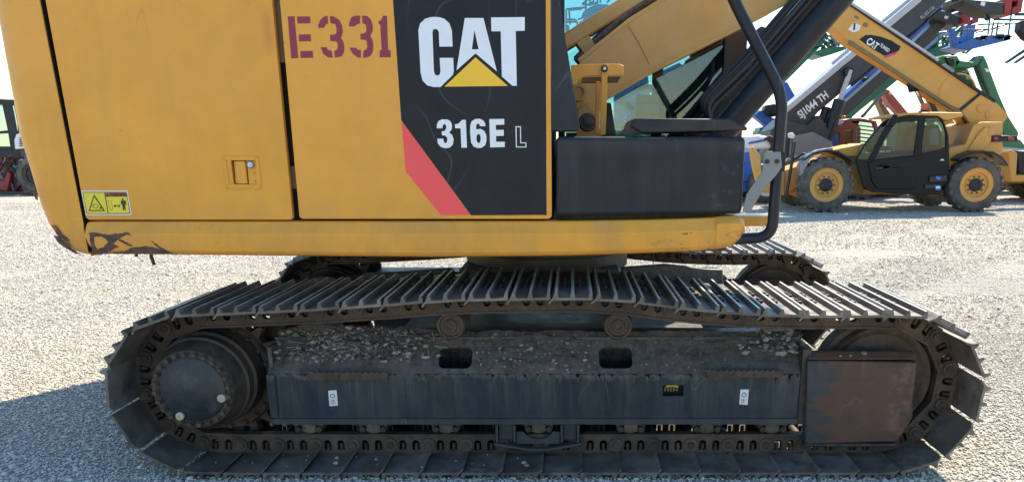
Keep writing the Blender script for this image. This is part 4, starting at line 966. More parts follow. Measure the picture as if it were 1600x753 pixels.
# main telehandler
YT = 17.72
def telehandler():
    T = thing('telehandler', 'yellow telehandler with black cab and raised boom lettered TL943D, facing left behind the excavator', 'telehandler', (8.0, 18.8, 0))
    xf, xr = at(1292, 291, YT).x, at(1527, 290, YT).x; r = .645
    for X in (xf, xr): wheel(T, X, YT, r, .42, 'yellow_far'); wheel(T, X - .05, YT + 1.95, r, .42, 'yellow_far')
    Yb = YT + .35
    a = (1330, 100, 3.137); C = lambda *p: S(p, *a)
    # chassis
    slab('chassis', C((-30, 470), (60, 640), (450, 640), (520, 560), (560, 560), (690, 440), (740, 440), (745, 400), (700, 380), (540, 400), (470, 420), (200, 430), (-60, 440)), Yb + .35, 1.0, 'yellow_far', T)
    slab('axle_housing', [(1285, 282), (1300, 282), (1300, 300), (1285, 300)], YT + .45, 1.4, 'rust_dark', T); slab('axle_housing', [(1518, 282), (1536, 282), (1536, 300), (1518, 300)], YT + .45, 1.4, 'rust_dark', T)
    slab('rear_body', C((478, 410), (560, 395), (600, 300), (640, 285), (745, 285), (742, 430), (700, 470), (560, 520), (480, 540)), Yb + .1, 1.5, 'yellow_far', T)
    b = MB(); p = at(1546.6, 207, Yb + .08); b.lathe(p.x, p.z, [(Yb + .1, .11), (Yb + .04, .11), (Yb + .03, .06), (Yb + .02, .05), (Yb + .02, 0)], 'yellow_far', 18); b.build('boom_pivot', T)
    slab('pivot_plate', [(1512, 236), (1530, 208), (1541, 198), (1553, 202), (1552, 216), (1536, 236)], Yb + .04, .06, 'yellow_far', T)
    lb = slab('light_bar', S([(688, 350), (816, 352), (820, 380), (690, 382)], *a), Yb + .02, .2, 'black_paint', T)
    slab('tail_light', S([(700, 358), (722, 358), (722, 374), (700, 374)], *a), Yb + .0, .03, 'red', lb, .005); slab('tail_light', S([(770, 358), (800, 360), (800, 376), (770, 374)], *a), Yb + .0, .03, 'red', lb, .005)
    # fenders
    def fender(cx, cy, pts):
        P = pp(pts, YT + .02); Q = [(x, z - .05) for x, z in reversed(P)]; b = MB(); b.prism(P + Q, YT + .02, YT + .50, 'black_paint'); b.build('fender', T, .015)
    fender(0, 0, C((530, 468), (560, 445), (600, 430), (650, 425), (700, 430), (740, 452), (772, 492)))
    fender(0, 0, [(1257, 248), (1272, 238), (1290, 234), (1310, 236), (1328, 246), (1340, 258)])
    slab('front_body', [(1222, 268), (1258, 256), (1300, 242), (1310, 234), (1350, 224), (1358, 246), (1345, 262), (1300, 275), (1262, 290), (1225, 302)], Yb + .4, .9, 'yellow_far', T)
    slab('hood_panel', S([(270, 445), (360, 425), (360, 460), (300, 462)], 1150, 0, 1.882), Yb + .2, 1.0, 'yellow_far', T)
    slab('fender_highlight', [(1250, 258), (1262, 243), (1280, 234), (1302, 231), (1302, 235), (1282, 239), (1266, 249), (1256, 272), (1250, 276)], YT + .06, .3, 'zinc', T)  # pale grey strip shaped as the highlight along the black fender
    # cab
    out = C((22, 470), (60, 400), (150, 290), (190, 268), (255, 258), (300, 252), (410, 248), (440, 258), (462, 300), (478, 350), (482, 560), (470, 590), (440, 600), (438, 642), (345, 645), (100, 628), (60, 600))
    w1 = C((118, 468), (160, 385), (215, 292), (262, 283), (330, 282), (322, 350), (308, 448)); w2 = C((345, 440), (355, 340), (366, 268), (430, 264), (455, 300), (466, 350), (466, 408), (440, 420)); w0 = C((32, 468), (70, 400), (150, 305), (190, 278), (150, 340), (85, 470))
    cb = MB(); Yc = YT + .12
    cb.prism([pp(out, Yc), pp(w1, Yc), pp(w2, Yc), pp(w0, Yc)], Yc, Yc + .07, 'cab_black')
    cb.prism([pp(out[:14], Yc + .95), pp(w1, Yc + .95), pp(w2, Yc + .95)], Yc + .95, Yc + 1.0, 'cab_black')
    P = pp(C((100, 480), (470, 440), (470, 590), (100, 620)), Yc + .07); cb.prism(P, Yc + .072, Yc + .94, 'cab_black')
    cab_ = cb.build('cab', T, .01)
    for nm, w_ in (('window_pane', w1), ('window_pane', w2), ('window_pane', w0)): slab(nm, w_, Yc + .03, .012, 'glass_clear', cab_, 0)
    for w_ in (w1, w2): slab('window_pane', w_, Yc + .96, .012, 'glass_clear', cab_, 0)
    slab('cab_door', [C((84, 486), (116, 472), (310, 452), (346, 446), (330, 520), (312, 612), (128, 612), (104, 580)), C((114, 504), (160, 500), (160, 522), (116, 522))], Yc - .03, .03, 'cab_black', cab_, .01)
    slab('door_handle', C((118, 508), (156, 504), (156, 516), (120, 518)), Yc - .02, .015, 'hose', cab_, .003)
    rod('door_trim', C((122, 540), (200, 505), (300, 484)), Yc - .035, .018, 'hose', cab_)
    slab('roof', C((0, 0), (0, 0), (0, 0))[:0] + [(1383, 183), (1400, 178), (1420, 176), (1460, 175.5), (1504, 176), (1505, 182), (1478, 189), (1466, 181), (1420, 180), (1388, 186)], Yc - .04, 1.1, 'yellow_far', cab_, .03)
    slab('roof_edge', [(1444, 177), (1506, 178), (1504, 184), (1478, 190), (1462, 182)], Yc + .15, .9, 'tan', cab_, .01)
    slab('wing_mirror', C((175, 305), (198, 268), (214, 246), (232, 250), (228, 290), (200, 308)), Yc - .25, .12, 'cab_black', cab_, .03)
    rod('steering_wheel', C((165, 412), (182, 404), (200, 418), (204, 446), (190, 462), (172, 450), (165, 412)), Yc + .42, .016, 'hose', cab_)
    slab('dashboard', C((118, 474), (150, 432), (190, 445), (230, 428), (312, 420), (312, 475)), Yc + .3, .5, 'seat', cab_)
    slab('driver_seat', C((352, 440), (366, 330), (386, 300), (430, 296), (446, 340), (458, 440)), Yc + .35, .5, 'seat', cab_, .04)
    slab('seat_cover', C((384, 400), (382, 330), (396, 312), (420, 312), (430, 350), (428, 400)), Yc + .30, .05, 'zinc', cab_, .02)
    for q in (((386, 552), (472, 545), (470, 575), (384, 580)), ((362, 592), (442, 590), (440, 612), (360, 612))): slab('step', C(*q), Yc - .05, .12, 'hose', cab_, .01)
    slab('blue_label', C((416, 550), (440, 556), (440, 566), (428, 570), (416, 562)), Yc - .056, .006, 'print_blue', cab_, 0); lb2 = slab('blue_label', C((412, 596), (440, 596), (440, 618), (412, 618)), Yc - .056, .006, 'print_blue', cab_, 0)
    slab('white_mark', C((416, 600), (436, 600), (436, 610), (416, 610)), Yc - .060, .004, 'white_paint', lb2 if False else cab_, 0); slab('white_mark', C((434, 474), (446, 464), (458, 474)), Yc - .006, .006, 'white_paint', cab_, 0)
    b = MB(); p = at(1443, 180, Yc + .4); bm_ = [(p.x + .07 * math.cos(i * .7), p.y + .07 * math.sin(i * .7)) for i in range(9)]
    b.prism([(p.x - .12, p.z), (p.x + .12, p.z), (p.x + .09, p.z + .10), (p.x - .09, p.z + .10)], Yc + .33, Yc + .5, 'hose'); b.prism([(p.x - .07, p.z + .102), (p.x + .07, p.z + .102), (p.x + .06, p.z + .27), (p.x - .06, p.z + .27)], Yc + .34, Yc + .48, 'amber'); b.build('beacon', cab_, .02)
    # boom
    Yo = YT + 1.0
    B = slab('boom', [(1296, 36), (1318, 0), (1327, 6), (1406, 61), (1472, 105), (1532, 147), (1531, 149), (1501, 173), (1464, 154), (1432, 131), (1400, 111), (1326, 64)], Yo, .62, 'yellow_far', T, .02)
    slab('boom_rear_section', [(1533, 148), (1557, 161), (1576, 181), (1566, 196), (1560, 206), (1528, 206), (1518, 196), (1502, 174)], Yo - .03, .68, 'yellow_far', T, .02)
    slab('joint_band', [(1498, 171), (1529, 146), (1535, 149), (1504, 175)], Yo - .02, .66, 'black_paint', B, .005)
    slab('top_rail', [(1322, 2), (1332, 8), (1440, 78), (1532, 141), (1557, 156), (1555, 161), (1532, 147), (1406, 61), (1330, 10), (1322, 6)], Yo - .05, .7, 'black_paint', B, .008)
    rod('rail_highlight', [(1328, 4), (1400, 51), (1466, 95)], Yo - .05, .03, 'light_grey', B); slab('rail_bracket', [(1471, 102), (1478, 100), (1492, 110), (1489, 114)], Yo - .1, .1, 'zinc', B, .005)  # light grey rod drawn as the highlight along the black top rail
    rod('lower_pipe', [(1326, 66), (1370, 94), (1432, 134), (1500, 178)], Yo - .02, .05, 'tan', B)
    b = MB(); p = at(1496, 145, Yo); 
    for rr in (.45,): b.prism([arc(p.x, p.z, rr, 0, 350, 30), arc(p.x, p.z, rr - .035, 0, 350, 30)], Yo - .012, Yo + .01, 'yellow_far')
    b.build('round_plate', B)
    for px, py, rr in ((1531, 170, .10), (1544, 179, .10)): b = MB(); p = at(px, py, Yo); b.lathe(p.x, p.z, [(Yo - .02, rr), (Yo - .05, rr * .92), (Yo - .05, 0)], 'yellow_far', 20); b.build('pin_cap', B)
    k = (1230, 0, 6.847)
    slab('lettering_panel', S([(772, 425), (840, 378), (900, 378), (1000, 395), (1110, 435), (1215, 500), (1195, 545), (1050, 605), (900, 520)], *k), Yo - .006, .01, 'black_decal', B, 0)
    slab('magenta_stripe', S([(1030, 606), (1192, 545), (1160, 585), (1050, 624)], *k), Yo - .008, .01, 'print_pink', B, 0)
    txt('CAT', *S([(838, 462)], *k)[0], Yo - .008, 11, -32, 'white', B, bold=.03, xs=.70); txt('TL943D', *S([(985, 497)], *k)[0], Yo - .008, 5.6, -32, 'white', B, bold=.02, xs=.72)
    q = S([(895, 500), (940, 500), (917, 472)], *k); slab('logo_triangle', q, Yo - .012, .006, 'cat_yellow', B, 0)
    s1 = slab('angle_label', S([(715, 240), (790, 280), (770, 330), (712, 350), (652, 322)], *k), Yo - .006, .008, 'white_paint', B, 0); rod('label_pointer', S([(722, 250), (716, 325)], *k), Yo - .012, .02, 'black', B)
    slab('paint_patch', S([(720, 165), (770, 190), (760, 215), (715, 190)], *k), Yo - .004, .006, 'tan', B, 0); slab('paint_patch', S([(825, 240), (870, 260), (850, 300), (800, 280)], *k), Yo - .004, .006, 'tan', B, 0)
    rod('cylinder_rod', [(1430, 138), (1443, 166)], Yo + .2, .05, 'chrome', B); slab('cylinder_lug', [(1424, 128), (1434, 132), (1438, 142), (1428, 144)], Yo + .1, .3, 'black_paint', B); rod('lift_cylinder', [(1443, 164), (1456, 200)], Yo + .2, .09, 'tan', B)
    b = MB()
    for off in (0, 3, 6): b.tube(smooth_path([at(1500 + off, 178, Yo + .1), at(1512 + off, 196, Yo + .1), at(1521 + off, 210 - off, Yo + .1), at(1516, 222, Yo + .15), at(1500, 232, Yo + .2)], 4), .035, 'hose', 6)
    b.build('rear_hoses', T)
    # carriage at the front, low
    slab('carriage_frame', [(1171, 232), (1178, 229), (1188, 243), (1192, 290), (1184, 294), (1176, 262)], YT + .6, .12, 'yellow_far', T); slab('carriage_plate', [(1206, 236), (1212, 240), (1226, 252), (1226, 306), (1208, 303), (1190, 300), (1190, 294), (1206, 292)], YT + .7, .5, 'yellow_far', T)
    rod('carriage_hose', [(1242, 222), (1236, 262), (1229, 302)], YT + .4, .04, 'hose', T); rod('carriage_hose', [(1240, 250), (1255, 240), (1268, 246)], YT + .4, .03, 'hose', T)
telehandler()

def base(t, Y, x0, x1, col, rim, r=.6, zc=(.55, 1.05)):
    """chassis and four wheels of a yard machine at depth Y between two photo columns"""
    X0, X1 = at(x0, 280, Y).x, at(x1, 280, Y).x
    b = MB(); b.prism([(X0 - .9, zc[0]), (X1 + .9, zc[0]), (X1 + 1.1, zc[0] + .2), (X1 + 1.0, zc[1]), (X0 - .7, zc[1]), (X0 - 1.0, zc[0] + .25)], Y + .35, Y + 1.75, col); b.build('chassis', t, .04)
    far_axles(t, X0, X1, Y, r, .4, 2.1, rim)
def g0(px, Y): return (at(px, 280, Y).x, Y + 1.0, 0)
a4 = (1150, 0, 1.882); a6 = (1280, 100, 6.271); aw = (1160, 60, 4.706); ag = (1410, 0, 6.847); ak = (1400, 60, 4.705)
# grey machine
Y = 22.0; T = thing('telehandler', 'dark grey telehandler with white-edged raised boom lettered SJ1044 TH', 'telehandler', g0(1290, Y))
B = slab('boom', [(1227, 173), (1439, 0), (1500, -50), (1545, -50), (1481, 0), (1390, 82), (1330, 132), (1278, 176), (1262, 196), (1240, 206), (1222, 200)], Y + .7, .6, 'grey_paint', T)
slab('white_edge', [(1225, 171), (1432, -3), (1440, -3), (1440, 2), (1228, 178)], Y + .66, .68, 'light_grey', B, .01); rod('edge_pipe', [(1300, 100), (1360, 50), (1428, -6)], Y + .8, .05, 'light_grey', B)
rod('lower_pipe', [(1330, 134), (1400, 76), (1470, 14)], Y + .75, .05, 'black_paint', B)
slab('turret', [(1204, 204), (1224, 186), (1262, 196), (1282, 180), (1300, 214), (1304, 252), (1200, 256)], Y + .4, 1.2, 'grey_paint', T); slab('rear_panel', [(1232, 250), (1236, 214), (1270, 206), (1300, 222), (1308, 268), (1240, 272)], Y + .3, .1, 'zinc', T)
c = rod('lift_cylinder', [(1312, 157), (1296, 206), (1283, 246)], Y + .55, .17, 'black_paint', T, 14); rod('cylinder_rod', [(1329, 110), (1312, 158)], Y + .55, .075, 'light_grey', c, 12); slab('rod_eye', [(1320, 110), (1326, 104), (1335, 108), (1334, 118), (1322, 120)], Y + .5, .2, 'black_paint', c)
rod('lift_cylinder', [(1292, 168), (1276, 214), (1264, 244)], Y + .8, .13, 'black_paint', T, 12); rod('hose', [(1270, 188), (1258, 214), (1262, 240)], Y + .5, .04, 'hose', T)
txt('SJ1044 TH', 1251, 186, Y + .69, 12.5, 38.5, 'white', T, bold=.025, xs=.74); txt('RL105-134', 1440, 31, Y + .69, 6, 40, 'light_grey', T, xs=.72)
base(T, Y, 1215, 1350, 'grey_paint', 'light_grey')
for name, pts, mt in (('carriage_beam', S([(640, -10), (1080, 30), (1080, 160), (900, 150), (720, 60), (650, 20)], *ag), 'grey_paint'), ('carriage_plate', S([(1110, -20), (1185, -20), (1160, 165), (1085, 150)], *ag), 'red'), ('carriage_plate', S([(1180, -20), (1300, -20), (1275, 130), (1170, 165), (1180, 80), (1230, 70), (1240, 10), (1185, 20)], *ag), 'red')):
    slab(name, pts, Y + .6, .8, mt, T)
slab('paper_label', S([(845, 15), (892, 30), (878, 72), (834, 58)], *ag), Y + .58, .01, 'white_paint', T, 0)
for dy, xe in ((208, 1330), (158, 1340)): slab('fork', S([(1000, dy - 6), (1400, dy - 4), (1400, dy + 10), (1000, dy + 8)], *ag) if dy == 208 else S([(1225, 140), (1420, 140), (1420, 166), (1225, 166)], *ag), Y + .5 + (.7 if dy == 158 else 0), .14, 'black_paint', T, .01)
b = MB(); b.tube([at(x, y, Y + .7) for x, y in S([(905, 150), (905, 168), (920, 185), (925, 200), (912, 215), (895, 212), (887, 198)], *ag)], .035, 'black_paint', 8); b.build('lifting_hook', T)
# second dark machine, its carriage under the first
Y = 24.0; T = thing('telehandler', 'dark telehandler behind the grey boom, with small red carriage and forks at its tip', 'telehandler', g0(1330, Y))
slab('boom', [(1290, 188), (1420, 74), (1468, 30), (1480, 38), (1440, 78), (1310, 192)], Y + .8, .5, 'grey_paint', T)
slab('carriage_beam', S([(300, 180), (390, 110), (500, 130), (620, 190), (590, 290), (440, 240)], *ag), Y + .6, .7, 'grey_paint', T); slab('carriage_plate', S([(680, 100), (745, 110), (725, 255), (655, 250), (640, 190)], *ag), Y + .5, .8, 'red', T); slab('carriage_plate', S([(560, 80), (830, 100), (815, 240), (745, 265), (740, 220), (800, 190), (800, 130), (650, 110), (570, 110)], *ag), Y + .9, .3, 'red', T)
slab('carriage_bracket', S([(530, 0), (600, -20), (640, 60), (570, 130), (530, 60)], *ag), Y + .6, .6, 'black_paint', T); slab('paper_label', S([(455, 170), (495, 180), (480, 210), (448, 200)], *ag), Y + .58, .01, 'white_paint', T, 0)
slab('fork', S([(830, 256), (1250, 244), (1250, 250), (830, 268)], *ag), Y + .5, .14, 'black_paint', T, .01); slab('fork', S([(620, 318), (1050, 305), (1050, 312), (620, 326)], *ag), Y + 1.2, .14, 'black_paint', T, .01)
base(T, Y, 1290, 1400, 'grey_paint', 'light_grey')
# blue boom lift
Y = 26.0; T = thing('boom_lift', 'bright blue boom lift with raised boom running beneath the grey boom and a hanging platform', 'boom lift', g0(1250, Y))
B = slab('boom', [(1312, 157), (1360, 112), (1450, 30), (1474, 6), (1486, 14), (1448, 58), (1369, 128), (1317, 168)], Y + .6, .6, 'blue', T); slab('boom_head', S([(430, 80), (480, 30), (515, 110), (500, 140), (440, 130)], *ag), Y + .4, .9, 'blue', T)
slab('boom_knuckle', S([(430, 130), (560, 150), (545, 190), (520, 210), (505, 215), (520, 190), (440, 175)], *a6), Y + .5, .4, 'black_paint', B)
slab('lower_arm', S([(85, 572), (132, 528), (252, 603), (196, 662)], *aw), Y + .5, .5, 'blue', T); slab('upright_arm', S([(288, 332), (330, 320), (412, 466), (330, 530), (300, 420)], *aw), Y + .5, .5, 'blue', T)
slab('turntable', [(1160, 250), (1196, 210), (1230, 180), (1300, 200), (1330, 250), (1330, 268), (1165, 268)], Y + .4, 1.4, 'blue', T); slab('pale_edge', S([(196, 664), (246, 620), (250, 632), (205, 672)], *aw), Y + .45, .1, 'light_grey', T, 0)
slab('engine_block', S([(160, 520), (180, 490), (250, 480), (262, 540), (250, 580), (190, 570)], *aw), Y + .2, .6, 'black_paint', T, .08)
slab('jib_arm', S([(500, 310), (560, 300), (615, 480), (540, 500)], *ag), Y + .5, .2, 'blue', T); slab('jib_arm', S([(690, 270), (790, 260), (760, 460), (690, 450)], *ag), Y + .5, .25, 'blue', T); slab('jib_arm', S([(600, 450), (640, 380), (700, 420), (700, 470)], *ag), Y + .5, .2, 'blue', T)
def platform(t, pts, rails, Y, d, mat, railmat):
    p = slab('platform_floor', pts, Y, d, mat, t, .02)
    b = MB()
    for pl in rails:
        for y_ in (Y + .02, Y + d - .02): b.tube([at(x, y, y_) for x, y in pl], .028, railmat, 6)
    b.build('guard_rail', t)
platform(T, S([(530, 500), (780, 400), (950, 375), (1130, 395), (1135, 435), (700, 540), (560, 520)], *ag), [S([(915, 375), (938, 170)], *ag), S([(955, 375), (975, 240)], *ag), S([(1005, 380), (1025, 240)], *ag), S([(1128, 400), (1165, 160)], *ag), S([(790, 350), (1165, 250), (1240, 245)], *ag), S([(820, 190), (900, 160)], *ag)], Y + .4, .9, 'blue', 'black_paint')
b = MB(); rnd = random.Random(2)
for i in range(22): q = at(*S([(rnd.uniform(780, 1120), rnd.uniform(395, 440))], *ag)[0], Y + .36); b.box(q.x, q.x + rnd.uniform(.05, .25), q.y, q.y + .05, q.z, q.z + rnd.uniform(.03, .12), rnd.choice(['red', 'black_paint', 'white_paint', 'blue', 'black_paint']))
b.build('floor_clutter', T, smooth=0, kind='stuff')
base(T, Y, 1200, 1330, 'blue', 'blue')
# green machine
Y = 28.0; T = thing('boom_lift', 'green boom lift with long straight boom rising behind the maroon cab to a green platform', 'boom lift', g0(1330, Y))
B = slab('boom', [(1302, 194), (1314, 180), (1392, 112), (1406, 123), (1340, 176), (1310, 204)], Y + .6, .6, 'green', T)
rod('inner_boom', S([(170, 500), (440, 260)], *ag), Y + .8, .14, 'light_grey', T, 12); rod('inner_boom', S([(230, 545), (500, 300)], *ag), Y + .8, .09, 'light_grey', T, 12); rod('inner_boom', S([(200, 525), (470, 280)], *ag), Y + .9, .1, 'black_paint', T, 12); rod('inner_boom', [(1395, 118), (1436, 78)], Y + .8, .1, 'green', T)
slab('boom_head', S([(130, 430), (200, 370), (210, 430), (160, 490)], *ag), Y + .6, .5, 'green', T); slab('jib_arm', S([(300, 280), (350, 230), (410, 260), (390, 300), (380, 500), (290, 540), (300, 400)], *ag), Y + .9, .3, 'green', T)
platform(T, S([(240, 580), (380, 500), (530, 470), (540, 520), (720, 520), (700, 545), (340, 610)], *ag), [S([(390, 470), (530, 430)], *ag), S([(490, 470), (500, 350)], *ag), S([(235, 430), (240, 350), (300, 345)], *ag), S([(380, 500), (395, 350), (500, 340)], *ag)], Y + .3, 1.0, 'green', 'green')
b = MB(); rnd = random.Random(12)
for i in range(38):
    q = at(rnd.uniform(1446, 1512), rnd.uniform(42, 88), Y + rnd.uniform(.4, 1.4)); L_ = rnd.uniform(.2, .8); a_ = rnd.choice([.7, .7, 0, 1.57, 2.2]); b.tube([q, q + Vector((math.cos(a_) * L_, 0, math.sin(a_) * L_))], rnd.uniform(.02, .06), rnd.choice(['green', 'green', 'black_paint', 'light_grey']), 5)
b.build('basket_pipework', T, smooth=0, kind='stuff')
slab('green_base', [(1300, 196), (1330, 182), (1345, 200), (1345, 250), (1296, 250)], Y + .5, 1.0, 'green', T); base(T, Y, 1300, 1400, 'green', 'light_grey')
# green excavator-like machine at the right
Y = 25.0; T = thing('backhoe_loader', 'green folded digger arm with JCB lettering behind the rear of the yellow telehandler', 'digger', g0(1570, Y))
slab('upper_arm', S([(440, 160), (570, 178), (625, 125), (645, 128), (668, 170), (640, 185), (600, 200), (570, 218), (470, 210), (435, 215)], *ak), Y + .6, .5, 'green', T); D = slab('dipper_arm', S([(610, 200), (640, 150), (668, 172), (700, 260), (760, 420), (830, 580), (900, 690), (900, 720), (800, 720), (760, 600), (690, 415), (655, 330)], *ak), Y + .55, .4, 'green', T)
slab('rear_arm', S([(430, 225), (480, 200), (530, 230), (600, 400), (560, 420), (440, 280)], *ak), Y + 1.2, .4, 'green', T); txt('JCB', *S([(498, 238)], *ak)[0], Y + 1.19, 9, -62, 'white', T, xs=.9)
slab('arm_label', S([(650, 222), (688, 228), (690, 250), (665, 250)], *ak), Y + .54, .01, 'white_paint', D, 0); rod('arm_hose', S([(590, 200), (630, 290), (680, 410)], *ak), Y + .5, .05, 'hose', D)
slab('machine_head', S([(290, 160), (340, 130), (450, 130), (475, 170), (440, 220), (380, 215), (330, 180)], *ak), Y + .6, .6, 'green', T); slab('valve_block', S([(370, 140), (430, 150), (435, 205), (390, 200)], *ak), Y + .5, .2, 'black_paint', T)
slab('green_cover', [(1566, 218), (1594, 218), (1612, 240), (1612, 262), (1566, 262)], Y + .3, 1.2, 'green', T); rod('cover_rail', [(1566, 232), (1612, 236)], Y + .28, .05, 'light_grey', T); base(T, Y, 1560, 1680, 'green', 'light_grey')
# red cab machine
Y = 23.2; T = thing('telehandler', 'maroon telehandler cab with rounded roof beside the windscreen of the yellow telehandler', 'telehandler', g0(1340, Y))
out = S([(100, 800), (105, 640), (150, 600), (230, 590), (250, 560), (300, 535), (390, 530), (440, 535), (470, 545), (560, 560), (640, 800)], *a6)
wa = S([(130, 800), (135, 690), (200, 680), (200, 800)], *a6); wb = S([(240, 800), (245, 650), (325, 640), (325, 800)], *a6); wc = S([(358, 800), (372, 620), (400, 565), (520, 580), (600, 800)], *a6)
cabm = MB(); cabm.prism([pp(out, Y), pp([(x, min(y, 226)) for x, y in wa], Y), pp([(x, min(y, 226)) for x, y in wb], Y), pp([(x, min(y, 226)) for x, y in wc], Y)], Y, Y + .1, 'maroon'); P = pp(out, Y); cabm.prism(pp(S([(150, 600), (230, 590), (250, 560), (300, 535), (440, 535), (470, 548), (300, 560), (260, 590), (240, 610), (150, 625)], *a6), Y), Y + .102, Y + 1.3, 'maroon'); cabm.prism(pp([(1297, 228), (1392, 228), (1392, 262), (1297, 262)], Y), Y - .02, Y + 1.3, 'maroon')
CB = cabm.build('cab', T, .015)
for w_ in (wa, wb, wc): slab('window_pane', [(x, min(y, 226)) for x, y in w_], Y + .04, .012, 'glass_clear', CB, 0)
b = MB()
for i in range(5): b.tube([at(1340, 196 + i * 6, Y + .02), at(1372, 200 + i * 6, Y + .02)], .02, 'maroon', 6)
b.build('window_bars', CB); slab('roof_highlight', S([(262, 548), (300, 536), (380, 534), (300, 542)], *a6), Y - .01, .6, 'white_paint', CB, 0)
b = MB(); p = at(1319, 186, Y + .5); b.prism([(p.x - .06, p.z - .05), (p.x + .06, p.z - .05), (p.x + .05, p.z + .1), (p.x - .05, p.z + .1)], Y + .5, Y + .6, 'amber'); b.build('beacon', CB, .015)
slab('cab_seat', [(1322, 226), (1322, 206), (1332, 204), (1334, 226)], Y + .5, .4, 'seat', CB); base(T, Y, 1290, 1400, 'maroon', 'light_grey')
# red boom and its strut
Y = 29.0; T = thing('boom_lift', 'faded red boom lift with its boom leaning right above the maroon cab', 'boom lift', g0(1420, Y))
B = slab('boom', S([(630, 288), (655, 245), (690, 262), (880, 490), (960, 600), (960, 660), (800, 505), (700, 400)], *a6), Y + .5, .5, 'coral', T); slab('round_label', S([(680, 285), (700, 275), (712, 295), (690, 305)], *a6), Y + .48, .01, 'white_paint', B, 0); rod('boom_strut', S([(645, 265), (560, 360), (430, 510)], *a6), Y + .4, .06, 'zinc', T); slab('strut_foot', S([(415, 510), (450, 485), (465, 500), (430, 530)], *a6), Y + .35, .2, 'black_paint', T)
slab('turret', [(1405, 178), (1440, 196), (1450, 262), (1396, 262)], Y + .5, .9, 'coral', T); base(T, Y, 1380, 1500, 'coral', 'light_grey')
Y = 30.5; T = thing('boom_lift', 'tan boom with a black and white label standing left of the faded red boom', 'boom lift', g0(1390, Y))
B = slab('boom', S([(560, 320), (590, 300), (650, 420), (710, 500), (800, 720), (840, 900), (740, 900), (700, 700), (640, 510)], *a6), Y, .5, 'tan', T); slab('label', S([(600, 345), (625, 340), (690, 430), (635, 432)], *a6), Y - .01, .02, 'black', B, 0); slab('label_mark', S([(612, 372), (622, 365), (640, 395), (628, 405)], *a6), Y - .02, .012, 'white_paint', B, 0); slab('label_mark', S([(634, 405), (644, 400), (655, 425), (642, 428)], *a6), Y - .02, .012, 'white_paint', B, 0)
base(T, Y, 1400, 1480, 'tan', 'light_grey')
# yellow mast behind the telehandler's cab
Y = 27.5; T = thing('boom_lift', 'yellow mast standing upright behind the roof of the telehandler cab', 'boom lift', g0(1475, Y))
slab('mast', S([(250, 425), (370, 508), (388, 560), (450, 640), (455, 725), (392, 730), (380, 660), (300, 540)], *ak), Y + .4, .5, 'yellow_far', T); rod('mast_brace', S([(440, 655), (400, 690)], *ak), Y + .3, .04, 'light_grey', T); slab('mast_foot', [(1478, 214), (1498, 212), (1500, 262), (1470, 262)], Y + .4, .8, 'yellow_far', T); slab('mast_edge', S([(248, 425), (262, 432), (310, 540), (298, 540)], *ak), Y + .36, .3, 'black_paint', T, 0); base(T, Y, 1450, 1530, 'yellow_far', 'light_grey')
# green platform high behind the boom cylinder
Y = 27.0; k5 = (1230, 0, 6.847); T = thing('boom_lift', 'green boom lift with cluttered basket hanging below the tip of the yellow boom', 'boom lift', g0(1225, Y))
slab('boom', S([(-230, 1000), (120, 640), (300, 470), (390, 390), (420, 440), (280, 580), (-120, 980), (-200, 1060)], *k5), Y + .8, .5, 'green', T)
platform(T, S([(290, 580), (320, 545), (480, 500), (612, 498), (610, 540), (380, 610)], *k5), [S([(555, 490), (565, 455)], *k5), S([(612, 500), (628, 440), (530, 470)], *k5), S([(440, 500), (450, 430), (600, 420)], *k5)], Y + .3, 1.2, 'green', 'green')
b = MB(); rnd = random.Random(4)
for i in range(34):
    q = at(*S([(rnd.uniform(370, 590), rnd.uniform(345, 500))], *k5)[0], Y + rnd.uniform(.3, 1.2)); d_ = Vector((rnd.uniform(-.4, .4), 0, rnd.uniform(-.3, .3))); b.tube([q, q + d_], rnd.uniform(.025, .07), rnd.choice(['green', 'green', 'black_paint', 'zinc']), 5)
b.build('basket_pipework', T, smooth=0, kind='stuff')
slab('green_turret', S([(130, 660), (200, 640), (240, 690), (150, 720), (125, 690)], *aw), Y + .4, .8, 'green', T); slab('tower', [(1186, 205), (1214, 190), (1226, 262), (1180, 262)], Y + .5, 1.0, 'green', T); base(T, Y, 1150, 1250, 'green', 'light_grey')
# white and blue machine beside the handrail
Y = 20.6; T = thing('tractor', 'white-hooded blue tractor glimpsed between the toolbox and the handrail', 'tractor', g0(1170, Y))
slab('hood', [(1130, 222), (1162, 213), (1186, 211), (1202, 214), (1206, 232), (1130, 236)], Y + .4, 1.0, 'white_paint', T, .08); slab('body', [(1130, 240), (1176, 238), (1182, 300), (1130, 300)], Y + .4, 1.0, 'blue', T); slab('mudguard', [(1196, 216), (1204, 212), (1212, 216), (1210, 226)], Y + .2, .5, 'black_paint', T); rod('stripe', [(1170, 224), (1196, 219)], Y + .38, .03, 'blue', T)
lp = slab('work_lamp', [(1232, 209), (1238, 207), (1243, 212), (1240, 217), (1233, 216)], Y + .3, .12, 'white_paint', T, .02); rod('lamp_stalk', [(1238, 216), (1237, 240), (1230, 262)], Y + .35, .02, 'hose', T)
base(T, Y, 1120, 1200, 'blue', 'white_paint', .5)
